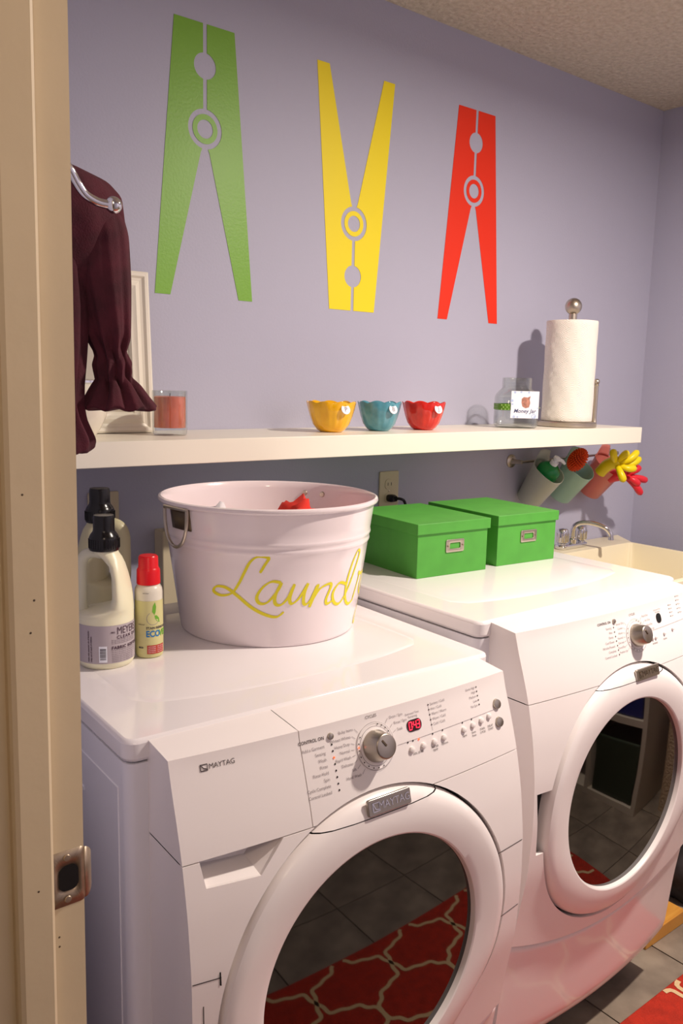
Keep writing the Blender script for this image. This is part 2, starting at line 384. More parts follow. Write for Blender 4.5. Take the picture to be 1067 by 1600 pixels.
def make_machine(name, label, loc, rz, dz, washer):
    t = thing(name, label, 'washing machine' if washer else 'dryer', loc, rz)
    up_ = lambda bm: (bmesh.ops.translate(bm, verts=bm.verts, vec=(0, 0, dz)), bm)[1]
    P_ = lambda nm, bm, mt, par=t, **k: obj(nm, up_(bm), mt, par, **k)
    # cabinet with rounded front corners and recessed side panel
    o_ = [(x + W / 2, y + D / 2) for x, y in rrect(W, D, .018, 4)]
    P_('cabinet', prismz(o_, .03, HT - .034), M['enamel_side'])
    bm = NB(); box(bm, -.0015, .001, .03, D - .05, .06, HT - .075); 
    P_('side_panel', bm, M['enamel_side'], bev=.002)
    bm = NB(); box(bm, -.0035, 0, .16, .30, HT - .135, HT - .128)
    P_('side_rib', bm, M['enamel_side'], bev=.001)
    # top
    o_ = [(x + W / 2, y + D / 2) for x, y in rrect(W + .004, D + .004, .02, 5)]
    P_('top_panel', prismz(o_, HT - .032, HT), M['enamel'], bev=.006)
    pl = []
    for k in range(25):
        s = -1 + 2 * k / 24; pl.append((W / 2 + s * (W / 2 - .06), .075 + .04 * abs(s) ** 2.5 + (.02 if abs(s) > .98 else 0)))
    pl += [(W - .06, D - .08), (.06, D - .08)]
    pi_ = [(W / 2 + (x - W / 2) * .965, .28 + (y - .28) * .965) for x, y in pl]
    P_('raised_tread', rings(NB(), [[(x, y, HT - .0002) for x, y in pl], [(W / 2 + (x - W / 2) * .985, .28 + (y - .28) * .985, HT + .0006) for x, y in pl], [(x, y, HT + .0014) for x, y in pi_]]), M['enamel'], smooth=60)
    # fascia
    full = panel_polar()
    ZS_ = .829
    up1 = full.copy(); cutz(up1, (0, 0, ZS_ + .0009), (0, 0, 1), inner=True, outer=False)
    lo1 = full.copy(); cutz(lo1, (0, 0, ZS_ - .0009), (0, 0, 1)); full.free()
    if washer:
        dr = up1.copy(); cutz(dr, (.2195, 0, 0), (1, 0, 0)); cutz(up1, (.2210, 0, 0), (1, 0, 0), inner=True, outer=False)
        d_ = P_('dispenser_drawer', rim(dr), M['plastic'])
    con = P_('control_panel', rim(up1), M['plastic'])
    if washer: cut_region(lo1, [(.052, .834), (.058, .795), (.135, .790), (.179, .834)])
    else: cut_region(lo1, [(.037, .664), (.2, .664), (.2, .540), (.046, .540)])
    low = P_('front_panel', rim(lo1), M['plastic'])
    # cutters work in the machine's own frame
    if washer:
        bm = NB(); o1 = [(.052, .832), (.058, .795), (.135, .790), (.179, .832)]; o2 = [(.060, .832), (.068, .803), (.130, .799), (.165, .832)]
        a = [bm.verts.new((x, S(x, z) + .004, z)) for x, z in o1]; b = [bm.verts.new((x, S(x, z) + .035, z + .006)) for x, z in o2]
        for i in range(3): bm.faces.new((a[i], a[i + 1], b[i + 1], b[i]))
        bm.faces.new(b); bmesh.ops.recalc_face_normals(bm, faces=bm.faces[:])
        P_('drawer_grip', bm, M['plastic'], d_)
        bm = NB()
        for (a_, b_, c_, e_) in ((.031, .679, .070, .676), (.582, .675, .648, .676), (.585, .552, .648, .556)):
            addflat(bm, strip_front(a_, b_, c_, e_, .0014, 6), lambda x, y: front_pt(x, y, .0004))
        addflat(bm, strip_front(.045, .645, .045, .50, .0014, 6), lambda x, y: front_pt(x, y, .0004))
        P_('panel_seam', bm, M['seam'])
        bm = NB(); addflat(bm, poly2d([(.0675, .684), (.0695, .684), (.070, .665), (.0675, .666)]), lambda x, y: front_pt(x, y, .0006)); P_('hinge_gap', bm, M['black'])
    else:
        P_('handle_recess_shade', bx(.0315, .19, -.108, -.055, .535, .668), M['black'], low)  # solid black block, its colour stands in for the shade inside the finger notch
    # kick panel
    bm = NB(); NX, NZ = 40, 14; g = []
    for i in range(NX + 1):
        x = X0 + (X1 - X0) * i / NX; s = (x - W / 2) / (W / 2); col = []
        for k in range(NZ + 1):
            zb = .050 + .02 * s * s; z = zb + (zlow(x) - .004 - zb) * k / NZ
            col.append(bm.verts.new((x, S(x, z) + .006 + (.02 * (1 - k / 3) ** 2 if k < 3 else 0), z)))
        g.append(col)
    for i in range(NX):
        for k in range(NZ): bm.faces.new((g[i][k], g[i + 1][k], g[i + 1][k + 1], g[i][k + 1]))
    for col, sgn in ((g[0], 1), (g[-1], -1)):
        bk = [bm.verts.new((v.co.x, .001, v.co.z)) for v in col]
        for k in range(NZ): bm.faces.new((col[k], col[k + 1], bk[k + 1], bk[k]) if sgn > 0 else (col[k + 1], col[k], bk[k], bk[k + 1]))
    P_('kick_panel', bm, M['gloss'], solid=.004)
    P_('toe_shade', bx(.05, W - .05, 0.0, .02, .02, .06), M['black'])  # black block stands in for the shade under the kick panel
    for fx in (.06, W - .06):
        for fy in (.06, D - .06):
            obj('foot', lathe([(.022, 0), (.022, .012), (.012, .014), (.012, .04 + dz)], 16), M['cap'], t, loc=(fx, fy, 0))
    # dark cavity behind the door gap
    P_('door_cavity', lathe([(.285, 0), (.285, .002)], 64), M['black'], loc=(CX, -.075, CZ), rot=(PI / 2, 0, 0)) if False else None
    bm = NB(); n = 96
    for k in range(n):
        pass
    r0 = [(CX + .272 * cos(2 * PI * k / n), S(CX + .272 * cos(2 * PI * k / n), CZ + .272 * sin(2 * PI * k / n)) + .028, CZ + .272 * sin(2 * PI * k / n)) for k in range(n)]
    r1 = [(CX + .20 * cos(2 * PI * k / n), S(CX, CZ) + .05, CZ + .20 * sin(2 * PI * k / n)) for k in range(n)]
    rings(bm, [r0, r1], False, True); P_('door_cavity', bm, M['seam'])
    # door ring
    P0 = -.128
    prof = [(.1985, .014), (.2000, .001), (.2015, -.003), (.204, -.0045), (.215, -.0055), (.230, -.006), (.246, -.0065), (.256, -.006), (.2625, -.003), (.2665, .003), (RD, .009), (RD, .024)]
    SB = lambda x, z, r: (lambda t_: P0 * (1 - t_) + S(x, z) * t_)(max(0, min(1, (r - .2) / .062)) ** 1.3)
    def ring():
        bm = NB(); n = 144
        rr = []
        for r, dy in prof:
            rr.append([])
            for k in range(n):
                a = 2 * PI * k / n; x, z = CX + r * cos(a), CZ + r * sin(a)
                rr[-1].append((x, SB(x, z, r) + dy, z))
        rings(bm, rr, False, False); bmesh.ops.recalc_face_normals(bm, faces=bm.faces[:]); return bm
    a = ring(); b = a.copy(); ZC = .8195
    cutz(a, (0, 0, ZC), (0, 0, 1)); cutz(b, (0, 0, ZC + .0013), (0, 0, 1), inner=True, outer=False)
    door = P_('door', a, M['plastic'], smooth=24)
    P_('door_cap', b, M['plastic'], smooth=24)
    # glass: gently convex disc
    bm = NB(); n = 96; rr = []
    for r in (.2, .17, .13, .09, .045, .004):
        rr.append([(CX + r * cos(2 * PI * k / n), P0 + .0055 - (.0035 if washer else .0062) * (1 - (r / .2) ** 2), CZ + r * sin(2 * PI * k / n)) for k in range(n)])
    rings(bm, rr, False, True); bmesh.ops.recalc_face_normals(bm, faces=bm.faces[:])
    P_('door_glass', bm, M['doorglass'], door)
    # nameplate
    px0, px1, pz0, pz1 = (.306, .385, .823, .8475) if washer else (.331, .412, .812, .834)
    px0, px1, pz0, pz1 = (.306, .386, .8235, .8475) if washer else (.331, .411, .820, .843)
    pc = ((px0 + px1) / 2, (pz0 + pz1) / 2)
    np_ = obj('nameplate', prism(rrect(px1 - px0, pz1 - pz0, .003, 3), 0, .005), M['steel'], t, loc=(pc[0], S(*pc) - .014, pc[1] + dz), rot=(tilt(*pc) - PI / 2, 0, 0), bev=.001)
    bm = NB(); addflat(bm, text2d('MAYTAG', .0155, 'CENTER', 0), lambda x, y: (x * .95 + .008, -.0006, y)); 
    addflat(bm, strip2d([(-.032, -.006), (-.032, .006), (-.020, .006), (-.020, -.006), (-.032, -.006)], .002), lambda x, y: (x, -.0006, y))
    addflat(bm, strip2d([(-.031, .005), (-.027, -.003), (-.021, -.004)], .0018), lambda x, y: (x, -.0006, y))
    obj('raised_lettering', bm, M['chrome'], np_)
    # knob with dial
    kx, kz = (.3445, .909) if washer else (.376, .897)
    kx, kz = .346, .908
    if not washer: kx = .374; kz = .900
    th = tilt(kx, kz)
    base = front_pt(kx, kz, 0)
    d = obj('dial', lathe([(.0345, -.003), (.0345, .0006), (.033, .0012), (.0315, .0006), (.028, .0008), (.027, .0012), (.0001, .0012)], 48), M['plastic'], t, loc=(base.x, base.y, base.z + dz), rot=(th, 0, 0))
    bm = NB()
    for r in (.0345, .0285):
        addflat(bm, strip2d([(r * cos(a_ * PI / 30), r * sin(a_ * PI / 30)) for a_ in range(61)], .0006), lambda x, y: (x, y, .0016))
    obj('dial_ring', bm, M['print_'], d)
    kb = obj('knob', lathe([(.0235, .001), (.0235, .006), (.0215, .010), (.0185, .026), (.0175, .0275), (.016, .0282), (.0001, .0275)], 40), M['steel'], d)
    obj('pointer', bx(-.0015, .0015, .001, .012, .0275, .0292), M['darkmetal'], kb, rot=(0, 0, R(35)), bev=.0003)
    bm = NB()
    for q in range(13):
        an = R(-215 + 17.5 * q) if q < 9 else R(30 + (q - 9) * 14)
        addflat(bm, circ2d(.0011, 8, .0315 * cos(an), .0315 * sin(an)), lambda x, y: (x, y, .0018))
    obj('dial_light', bm, M['led'], d)
    if washer:
        bm = NB(); addflat(bm, circ2d(.0013, 10, .0315 * cos(R(172)), .0315 * sin(R(172))), lambda x, y: (x, y, .0021)); obj('lit_dial_light', bm, M['ledon'], d)
    # printed lettering
    fp = lambda x0, z0: (lambda x, y: front_pt(x0 + x, z0 + y, .0007))
    tx = NB(); td = NB(); ld = NB()
    def T_(s, x, z, size=.0062, al='LEFT', bm=tx, bold=0): addflat(bm, text2d(s, size, al, bold), fp(x, z))
    lx = .262 if washer else .300
    T_('CONTROL ON', lx - .002, .9372, .0064, 'RIGHT', td, .0001)
    names = ['Add a Garment', 'Sensing', 'Wash', 'Rinse', 'Rinse Hold', 'Spin', 'Cycle Complete', 'Control Locked'] if washer else ['Sensing', 'Wet', 'Damp', 'Cool Down', 'Wrinkle Prevent', 'Complete', 'Control Locked']
    for i, s in enumerate(names):
        z = .9262 - .0604 * i / 7
        T_(s, lx - .0035, z, .006, 'RIGHT'); addflat(ld, circ2d(.0014, 10), fp(lx + .002 + (.007 if washer else .002), z))
    T_('CYCLES', kx, kz + .041, .0062, 'CENTER', td)
    cyc = ['Bulky Items', 'Whitest Whites', 'Heavy Duty', 'Normal', 'Rapid Wash', 'Delicates', 'Silk', 'Hand Wash'] if washer else ['Sensor Dry', 'Cotton', 'Heavy', 'Normal', 'Delicate', 'Timed Dry', 'Freshen Up']
    for i, s in enumerate(cyc):
        z = kz + .030 - .0088 * i; hw = math.sqrt(max(0, .0445 ** 2 - (z - kz) ** 2)) if abs(z - kz) < .0445 else .01
        T_(s, kx - hw - .002, z, .0056, 'RIGHT')
        addflat(tx, strip2d([(-hw, z - kz), (-hw + .006, (z - kz) * .8)], .0005), fp(kx, kz))
    for i, s in enumerate(['Drain / Spin', 'Rinse / Spin', 'Soak'] if washer else ['Rapid Dry', 'Air Only', 'Rack Dry', 'Touch Up']):
        z = kz + .032 - .0095 * i; hw = math.sqrt(.0445 ** 2 - (z - kz) ** 2)
        T_(s, kx + hw + .003, z, .0056)
        addflat(tx, strip2d([(hw, z - kz), (hw - .006, (z - kz) * .8)], .0005), fp(kx, kz))
    for i in range(3): addflat(tx, strip_front(kx + .041, .8995, .61, .902, .0005, 20), lambda x, y: front_pt(x, y, .0007)) if i == 0 else None
    dxc = (.426, .9198) if washer else (.470, .9195)
    T_('Estimated Time', dxc[0] + .0, dxc[1] + .017, .0045, 'CENTER'); T_('Remaining', dxc[0], dxc[1] + .0125, .0045, 'CENTER')
    if washer:
        for i, s in enumerate(['Sanitary / Cold', 'Hot / Cold', 'Warm / Warm', 'Warm / Cold', 'Cold / Cold']):
            z = .9415 - .0073 * i; T_(s, .4655, z, .0054); addflat(ld, circ2d(.0013, 8), fp(.4616, z))
        for i, s in enumerate(['Extra High', 'High', 'Medium', 'Low', 'No Spin']):
            z = .9446 - .0068 * i; T_(s, .572, z, .0052, 'RIGHT'); addflat(ld, circ2d(.0013, 8), fp(.5755, z))
        addflat(tx, strip_front(.4616, .943, .4616, .904, .0005, 12), lambda x, y: front_pt(x, y, .0007))
        for x, s, s2 in ((.4246, 'SOIL LEVEL', ''), (.4602, 'WATER', 'TEMP'), (.482, 'Options', ''), (.5284, 'Signal', ''), (.5506, 'Extra', 'Rinse'), (.5721, 'STAIN', 'CYCLE'), (.5925, 'DELAY', 'START')):
            T_(s, x, .8805, .0045, 'CENTER', td); T_(s2, x, .8757, .0045, 'CENTER', td) if s2 else None
        for x in (.4075, .4180, .4600, .482, .5284, .5506): addflat(ld, circ2d(.0014, 8), fp(x, .8985 + (x - .38) * .01))
    else:
        for i in range(4):
            z = .938 - .0075 * i; T_('Low', .505 + .018, z, .0052); addflat(ld, circ2d(.0013, 8), fp(.520, z))
        for i in range(5):
            z = .955 - .0085 * i - .004; T_('More', .560, z, .0052); addflat(ld, circ2d(.0013, 8), fp(.556, z))
        T_('WRINKLE', .436, .874, .0045, 'CENTER', td); T_('SIGNAL', .478, .876, .0045, 'CENTER', td)
    P_('printed_lettering', tx, M['print_'], con); P_('printed_heading', td, M['printd'], con); P_('indicator_light', ld, M['led'], con)
    if washer:
        bm = NB(); addflat(bm, circ2d(.0015, 10), fp(lx + .009, .9262 - .0604 * 2 / 7)); addflat(bm, circ2d(.0015, 10), fp(.430, .8985)); 
        bmesh.ops.translate(bm, verts=bm.verts, vec=(0, -.0004, 0)); P_('lit_indicator', bm, M['ledon'], con)
    # buttons
    def button(x, z, r, h, mt, nm='button'):
        p = front_pt(x, z, 0); obj(nm, lathe([(r * 1.1, -.002), (r, .0012), (r * .9, h), (r * .5, h * 1.25), (.0001, h * 1.3)], 20), mt, t, loc=(p.x, p.y, p.z + dz), rot=(tilt(x, z), 0, 0))
    button(lx + .009, .9372, .0048, .003, M['steel'])
    for x, z in (((.4126, .8875), (.4367, .8875), (.4602, .8875), (.482, .889), (.5284, .8895), (.5506, .8911), (.5721, .893), (.5925, .8952)) if washer else ((.430, .885), (.442, .885), (.478, .887), (.515, .89))):
        button(x, z, .0048 if washer else .0036, .0035, M['plastic'])
    button(.6174, .9086, .0085, .004, M['steel']); button(.6153, .8808, .0085, .004, M['steel'])
    # display
    bm = NB(); addflat(bm, poly2d(rrect(.030 if washer else .019, .0165 if washer else .019, .0075, 6)), fp(*dxc)); bmesh.ops.translate(bm, verts=bm.verts, vec=(0, -.0003, 0))
    ds = P_('display', bm, M['disp'] if washer else M['black'], con)
    if washer:
        bm = NB(); SEG = {'0': 'abcdef', '4': 'fgbc', '3': 'abgcd'}; 
        def digit(ch, x0):
            w_, h_ = .0052, .0105
            seg = dict(a=((0, h_), (w_, h_)), b=((w_, h_), (w_, h_ / 2)), c=((w_, h_ / 2), (w_, 0)), d=((0, 0), (w_, 0)), e=((0, 0), (0, h_ / 2)), f=((0, h_ / 2), (0, h_)), g=((0, h_ / 2), (w_, h_ / 2)))
            for s_ in SEG[ch]:
                (ax, ay), (bx_, by) = seg[s_]
                addflat(bm, strip2d([(x0 + ax + ay * .1, ay - h_ / 2), (x0 + bx_ + by * .1, by - h_ / 2)], .0013), lambda x, y: front_pt(dxc[0] + x, dxc[1] + y, .0016))
        digit('0', -.0115); digit('4', -.0025); digit('3', .005)
        for yy in (.002, -.002): addflat(bm, circ2d(.0007, 6, -.0042, yy), lambda x, y: front_pt(dxc[0] + x, dxc[1] + y, .0016))
        P_('digits', bm, M['digit'], ds)
        bm = NB(); T2 = lambda x, y: front_pt(.083 + x, .9375 + y, .0007)
        addflat(bm, text2d('MAYTAG', .0092, 'LEFT', 0), T2)
        q = strip2d([(-.0115, -.0038), (-.0115, .0038), (-.002, .0038), (-.002, -.0038), (-.0115, -.0038)], .0016); addflat(bm, q, T2)
        addflat(bm, strip2d([(-.0110, .003), (-.007, -.001), (-.0025, -.0025)], .0014), T2)
        P_('logo', bm, M['printd'], d_)
    return t
STUFF = ('printed_lettering', 'printed_heading', 'indicator_light', 'lit_indicator', 'dial_light', 'panel_seam', 'ribbon_dots', 'card_dots', 'small_print', 'patch_print', 'bars', 'cap_grip', 'handle_flute', 'raised_lettering', 'logo', 'dial_ring', 'digits', 'leaf_emblem')
bpy.context.view_layer.update()
wm = make_machine('washing_machine', 'white front-loading washer with lit red 0:43 display, nearest the door jamb', (-2.0125, -.828, 0), -.03, 0, True)
dm = make_machine('dryer', 'white front-loading dryer with blank display, next to the sink', (-1.297, -.79, 0), 0, .035, False)
ZW, ZD = .965 + .0014, 1.0 + .0014

# ---------------------------------------------------------------- shelf
ZS = 1.3148
sh = tag(obj('floating_shelf', bx(-1.90, 0, -.286, -.0005, ZS - .05, ZS), M['shelf'], bev=.0015), 'long thick white floating shelf along the back wall', 'shelf')

# ---------------------------------------------------------------- clothespin decals
def clothespin(x0, flip, mt, label):
    t = thing('clothespin_decal', label, 'wall decal', (x0, -.0004, 1.93), 0, 'clothespin decals in a row on the wall')
    def P_(z): return -(z) if flip else z
    zt, zb = .302, -.302
    zc1, rc1 = .212, (.0285, .0285); zc2, rc2 = .076, .044
    def side(sgn):
        pts = [(.0775, zt), (.005, zt), (.005, zc1 + .028)]
        for k in range(1, 12):
            a = R(80 - 160 * k / 12); pts.append((.0285 * cos(a), zc1 + .0285 * sin(a)))
        pts += [(.005, zc1 - .028), (.005, zc2 + .0437)]
        for k in range(1, 16):
            a = R(83 - 163 * k / 16); pts.append((.044 * cos(a), zc2 + .044 * sin(a)))
        pts += [(.0075, zc2 - .0434), (.0115, zc2 - .052), (.0915, zb), (.1305, zb)]
        return [(sgn * x, P_(z)) for x, z in pts]
    for sgn in (1, -1):
        bm = prism(side(sgn), 0, -.0006); bmesh.ops.recalc_face_normals(bm, faces=bm.faces[:])
        obj('pin_half', bm, mt, t, smooth=0)
    bm = NB(); n = 48
    a = [[bm.verts.new((r * cos(2 * PI * k / n), y, P_(zc2) + r * sin(2 * PI * k / n))) for k in range(n)] for r, y in ((.0205, 0), (.0205, -.0006), (.0325, -.0006), (.0325, 0))]
    for p_, q_ in zip(a, a[1:]):
        for k in range(n): bm.faces.new((p_[k], p_[(k + 1) % n], q_[(k + 1) % n], q_[k]))
    obj('spring_ring', bm, mt, t, smooth=0)
clothespin(-1.433, False, M['green'], 'large green clothespin wall decal, leftmost of three, legs pointing down')
clothespin(-.985, True, M['yellow'], 'large yellow upside-down clothespin wall decal in the middle')
clothespin(-.530, False, M['red'], 'large red-orange clothespin wall decal, legs pointing down, nearest ceiling corner')

# ---------------------------------------------------------------- shelf items
def bowl(x, y, r, h, mt, letter, label):
    t = thing('scalloped_bowl', label, 'bowl', (x, y, ZS), 0, 'small scalloped ceramic bowls on the shelf')
    bm = NB(); n = 80; outr = [(.0, .002), (.42, .0), (.44, .004), (.58, .08), (.74, .25), (.86, .5), (.93, .72), (1.0, .97), (.985, .99)]
    inr = [(.93, .93), (.85, .70), (.74, .45), (.55, .2), (.3, .1), (.0, .09)]
    rr = []
    for q, (a, b) in enumerate(outr + inr):
        ring = []
        for k in range(n):
            an = 2 * PI * k / n; pet = abs(sin(an * 4.5 + .3)); w_ = max(0, b - .55) / .45
            rad = r * max(a, .01) * (1 + .035 * w_ * pet + (.012 * sin(an * 18) * (1 if .1 < b < .9 else 0)))
            ring.append((rad * cos(an), rad * sin(an), h * (b + .07 * w_ * (pet - .6))))
        rr.append(ring)
    rings(bm, rr); obj('bowl_body', bm, mt, t, smooth=60)
    an = R(-93); tg = obj('tag', lathe([(.0001, 0), (.0125, 0), (.0125, .0016), (.0001, .0016)], 24), M['card'], t, loc=(r * 1.0 * cos(an), r * 1.0 * sin(an), h * .77), rot=(R(70), 0, an + PI / 2))
    bm = NB(); addflat(bm, text2d(letter, .016, 'CENTER', .0003), lambda x, y: (x, y - .001, .0019)); obj('letter', bm, M['print_'], tg)
    obj('tag_pin', ball(.0022, (0, .010, .003), 8), mt, tg)
bowl(-1.1784, -.17, .0600, .0745, M['bowl_y'], 'P', 'yellow scalloped bowl with a round white P tag, leftmost of three')
bowl(-1.0221, -.17, .0555, .0745, M['bowl_b'], 'B', 'teal blue scalloped bowl with a round white B tag')
bowl(-.8647, -.17, .0575, .0745, M['bowl_r'], 'J', 'red scalloped bowl with a round white letter tag, nearest the money jar')

# candle
t = thing('candle', 'coral pink candle in a clear glass tumbler on the shelf', 'candle', (-1.6062, -.155, ZS))
obj('glass_cup', lathe([(.033, 0), (.036, .003), (.0368, .012), (.0372, .095), (.0362, .0955), (.0345, .093), (.0342, .0165), (.0001, .0155)], 40), M['glass'], t)
obj('wax', lathe([(.0001, .0168), (.0335, .0168), (.0338, .082), (.030, .0835), (.0001, .083)], 36), M['wax'], t)
obj('wick', tube([(0, 0, .083), (.001, 0, .09)], .0008, 6), M['cap'], t)

# picture frame leaning on the wall
FW, FH = .27, .35
t = thing('picture_frame', 'white moulded picture frame leaning on the wall behind the plum garment', 'picture frame', (-1.738, -.052, ZS), R(0)); t.rotation_euler = (R(-4), 0, 0)
bm = NB(); steps = [(0, 0), (0, -.022), (.004, -.025), (.010, -.024), (.014, -.018), (.020, -.016), (.030, -.020), (.037, -.015), (.042, -.014), (.046, -.008), (.046, 0)]
rr = []
for ins, y in steps:
    hw, hh = FW / 2 - ins, FH / 2 - ins; rr.append([(-hw, y, FH / 2 - hh), (hw, y, FH / 2 - hh), (hw, y, FH / 2 + hh), (-hw, y, FH / 2 + hh)])
rings(bm, rr, False, False); bmesh.ops.recalc_face_normals(bm, faces=bm.faces[:]); obj('frame_moulding', bm, M['shelf'], t, smooth=25)
obj('glass_pane', bx(-FW / 2 + .044, FW / 2 - .044, -.006, -.003, .044, FH - .044), mat('frame_glass', (190, 182, 164), .06, coat=1), t, smooth=0)
obj('backing', bx(-FW / 2 + .01, FW / 2 - .01, -.002, 0, .01, FH - .01), M['outlet'], t, smooth=0)

# white vase/jar with metal rim
t = thing('ceramic_jar', 'white rounded ceramic jar with silver rim behind the hanging sleeve', 'jar', (-1.823, -.195, ZS))
obj('jar_body', lathe([(.024, 0), (.028, .002), (.040, .018), (.052, .042), (.058, .068), (.054, .090), (.046, .104), (.040, .108), (.037, .104), (.0001, .1)], 40), mat('white_ceramic', (242, 234, 216), .12, coat=.6), t)
obj('metal_rim', lathe([(.041, .108), (.043, .110), (.043, .114), (.038, .116), (.037, .112)], 40, cap0=False, cap1=False), M['chrome'], t)
obj('lid_gap', lathe([(.0001, .113), (.036, .113), (.0001, .115)], 30), M['cap'], t)

# money jar
t = thing('money_jar', 'clear square glass money jar with white card and green dotted ribbon', 'jar', (-.482, -.165, ZS), R(-40))
def sq(r, z, k, n=48):
    out = []
    for i in range(n):
        a = 2 * PI * i / n; c, s = cos(a), sin(a); rr = (abs(c) ** k + abs(s) ** k) ** (-1 / k); out.append((r * rr * c, r * rr * s, z))
    return out
rr = [sq(.052, 0, 5), sq(.058, .004, 5), sq(.060, .012, 5), sq(.060, .088, 5), sq(.057, .098, 4), sq(.050, .108, 3), sq(.0445, .114, 2), sq(.0425, .118, 2)]
for z in (.122, .129, .136): rr += [sq(.0425, z - .002, 2), sq(.0445, z, 2), sq(.0425, z + .002, 2)]
rr += [sq(.0430, .1445, 2), sq(.041, .146, 2), sq(.0395, .144, 2), sq(.0395, .117, 2), sq(.047, .107, 3), sq(.0535, .097, 4), sq(.0565, .087, 5), sq(.0565, .013, 5), sq(.052, .008, 5)]
obj('glass_body', rings(NB(), rr), M['glass'], t, smooth=60)
bm = NB(); rings(bm, [sq(.0606, .052, 5), sq(.0610, .053, 5), sq(.0610, .069, 5), sq(.0606, .070, 5)], False, False); rb = obj('ribbon', bm, M['ribbon'], t, smooth=60)
bm = NB()
for k in range(11):
    for q in range(3):
        addflat(bm, circ2d(.0013, 8), lambda x, y: (-.052 + k * .0105 + x + (.005 if q % 2 else 0), -.0613, .055 + q * .006 + y))
        addflat(bm, circ2d(.0013, 8), lambda x, y: (-.0613, -.052 + k * .0105 + x + (.005 if q % 2 else 0), .055 + q * .006 + y))
obj('ribbon_dots', bm, M['ribdot'], rb)
lc = obj('label_card', bx(-.040, .040, -.0015, 0, 0, .078), M['card'], t, smooth=0, loc=(.014, -.0625, .030), rot=(0, 0, R(0)))
bm = NB(); addflat(bm, text2d('Money Jar', .0155, 'CENTER', .0002, .25), lambda x, y: (x, -.0018, .0205 + y)); obj('lettering', bm, M['ink'], lc)
bm = NB()
for (x, z, r) in ((-.037, .05, .004), (-.036, .040, .003), (.03, .004, .0035), (-.03, .004, .004), (-.02, .0035, .003), (-.03, .074, .0035), (-.012, .075, .003), (.01, .0745, .003), (.037, .03, .002)):
    addflat(bm, circ2d(r, 10, x, z), lambda a, b: (a, -.0017, b))
addflat(bm, strip2d([(.027 + .006 * cos(a * PI / 8), .006 + .0055 * sin(a * PI / 8)) for a in range(17)], .0022), lambda a, b: (a, -.0018, b))
obj('card_dots', bm, M['cardblue'], lc)
bm = NB(); addflat(bm, poly2d([(-.012, .045), (-.009, .034), (.000, .029), (.010, .032), (.013, .044), (.011, .055), (.013, .064), (.005, .060), (-.006, .061), (-.012, .056)]), lambda a, b: (a + .002, -.0018, b)); obj('pig_picture', bm, M['pig'], lc)

# paper towel holder and roll
px, py = -.250, -.175
t = thing('paper_towel_holder', 'brushed metal upright paper towel holder on the shelf end', 'paper towel holder', (px, py, ZS))
obj('base', lathe([(.088, 0), (.092, .002), (.0925, .014), (.090, .017), (.0001, .018)], 56), M['nickel'], t)
obj('post', lathe([(.007, .016), (.007, .30), (.0095, .305), (.0125, .307), (.0125, .345), (.010, .348), (.0001, .348)], 24), M['nickel'], t)
obj('finial', ball(.0255, (0, 0, .368), 28), M['nickel'], t)
obj('side_arm', lathe([(.0085, .016), (.0072, .022), (.0066, .03), (.0066, .128), (.0085, .130), (.0066, .133), (.0001, .134)], 16), M['nickel'], t, loc=(.071, -.053, 0))
obj('arm_tip', ball(.0095, (.071, -.053, .141), 16), M['nickel'], t)
t = thing('paper_towel_roll', 'white quilted paper towel roll standing on the metal holder', 'paper towel', (px, py, ZS + .0185))
bm = NB(); n = 64; rr = []
for q, (r, z) in enumerate([(.022, .0), (.076, 0), (.0775, .002)] + [(.0775, .002 + .30 * k / 24) for k in range(1, 24)] + [(.0775, .303), (.076, .305), (.022, .305), (.0215, .303), (.0215, .001)]):
    rr.append([((r + (.0006 * sin(9 * i * 2 * PI / n + z * 60) if .07 < r else 0)) * cos(2 * PI * i / n), (r + (.0006 * sin(9 * i * 2 * PI / n + z * 60) if .07 < r else 0)) * sin(2 * PI * i / n), z) for i in range(n)])
rings(bm, rr, False, False); obj('towel_sheets', bm, M['paper'], t, smooth=50)

# ---------------------------------------------------------------- tub
TX, TY = -1.5545, -.467
t = thing('laundry_tub', 'white enamel tub lettered in yellow script standing on the washer', 'tub', (TX, TY, ZW))
RB, RT, HB = .169, .2055, .259
rz_ = lambda z: RB + (RT - RB) * z / HB
prof = [(.0001, .006), (RB - .006, .006), (RB - .003, 0), (RB, .002)]
for z in (.006, .05, .10, .15, .170, .1725, .176, .1795, .182, .186, .189, .1925, .195, .21, .235):
    b_ = {.1725: .0012, .176: .0022, .1795: .0012, .186: .0012, .189: .0022, .1925: .0012}.get(z, 0); prof.append((rz_(z) + b_, z))
prof += [(rz_(.244), .244), (RT + .0035, .2455), (RT + .0055, .249), (RT + .004, .2535), (RT, .255), (RT - .003, .252), (rz_(.24) - .002, .240), (RB, .02), (RB - .008, .009), (.0001, .009)]
obj('tub_body', lathe(prof, 96), M['tub'], t, smooth=50)
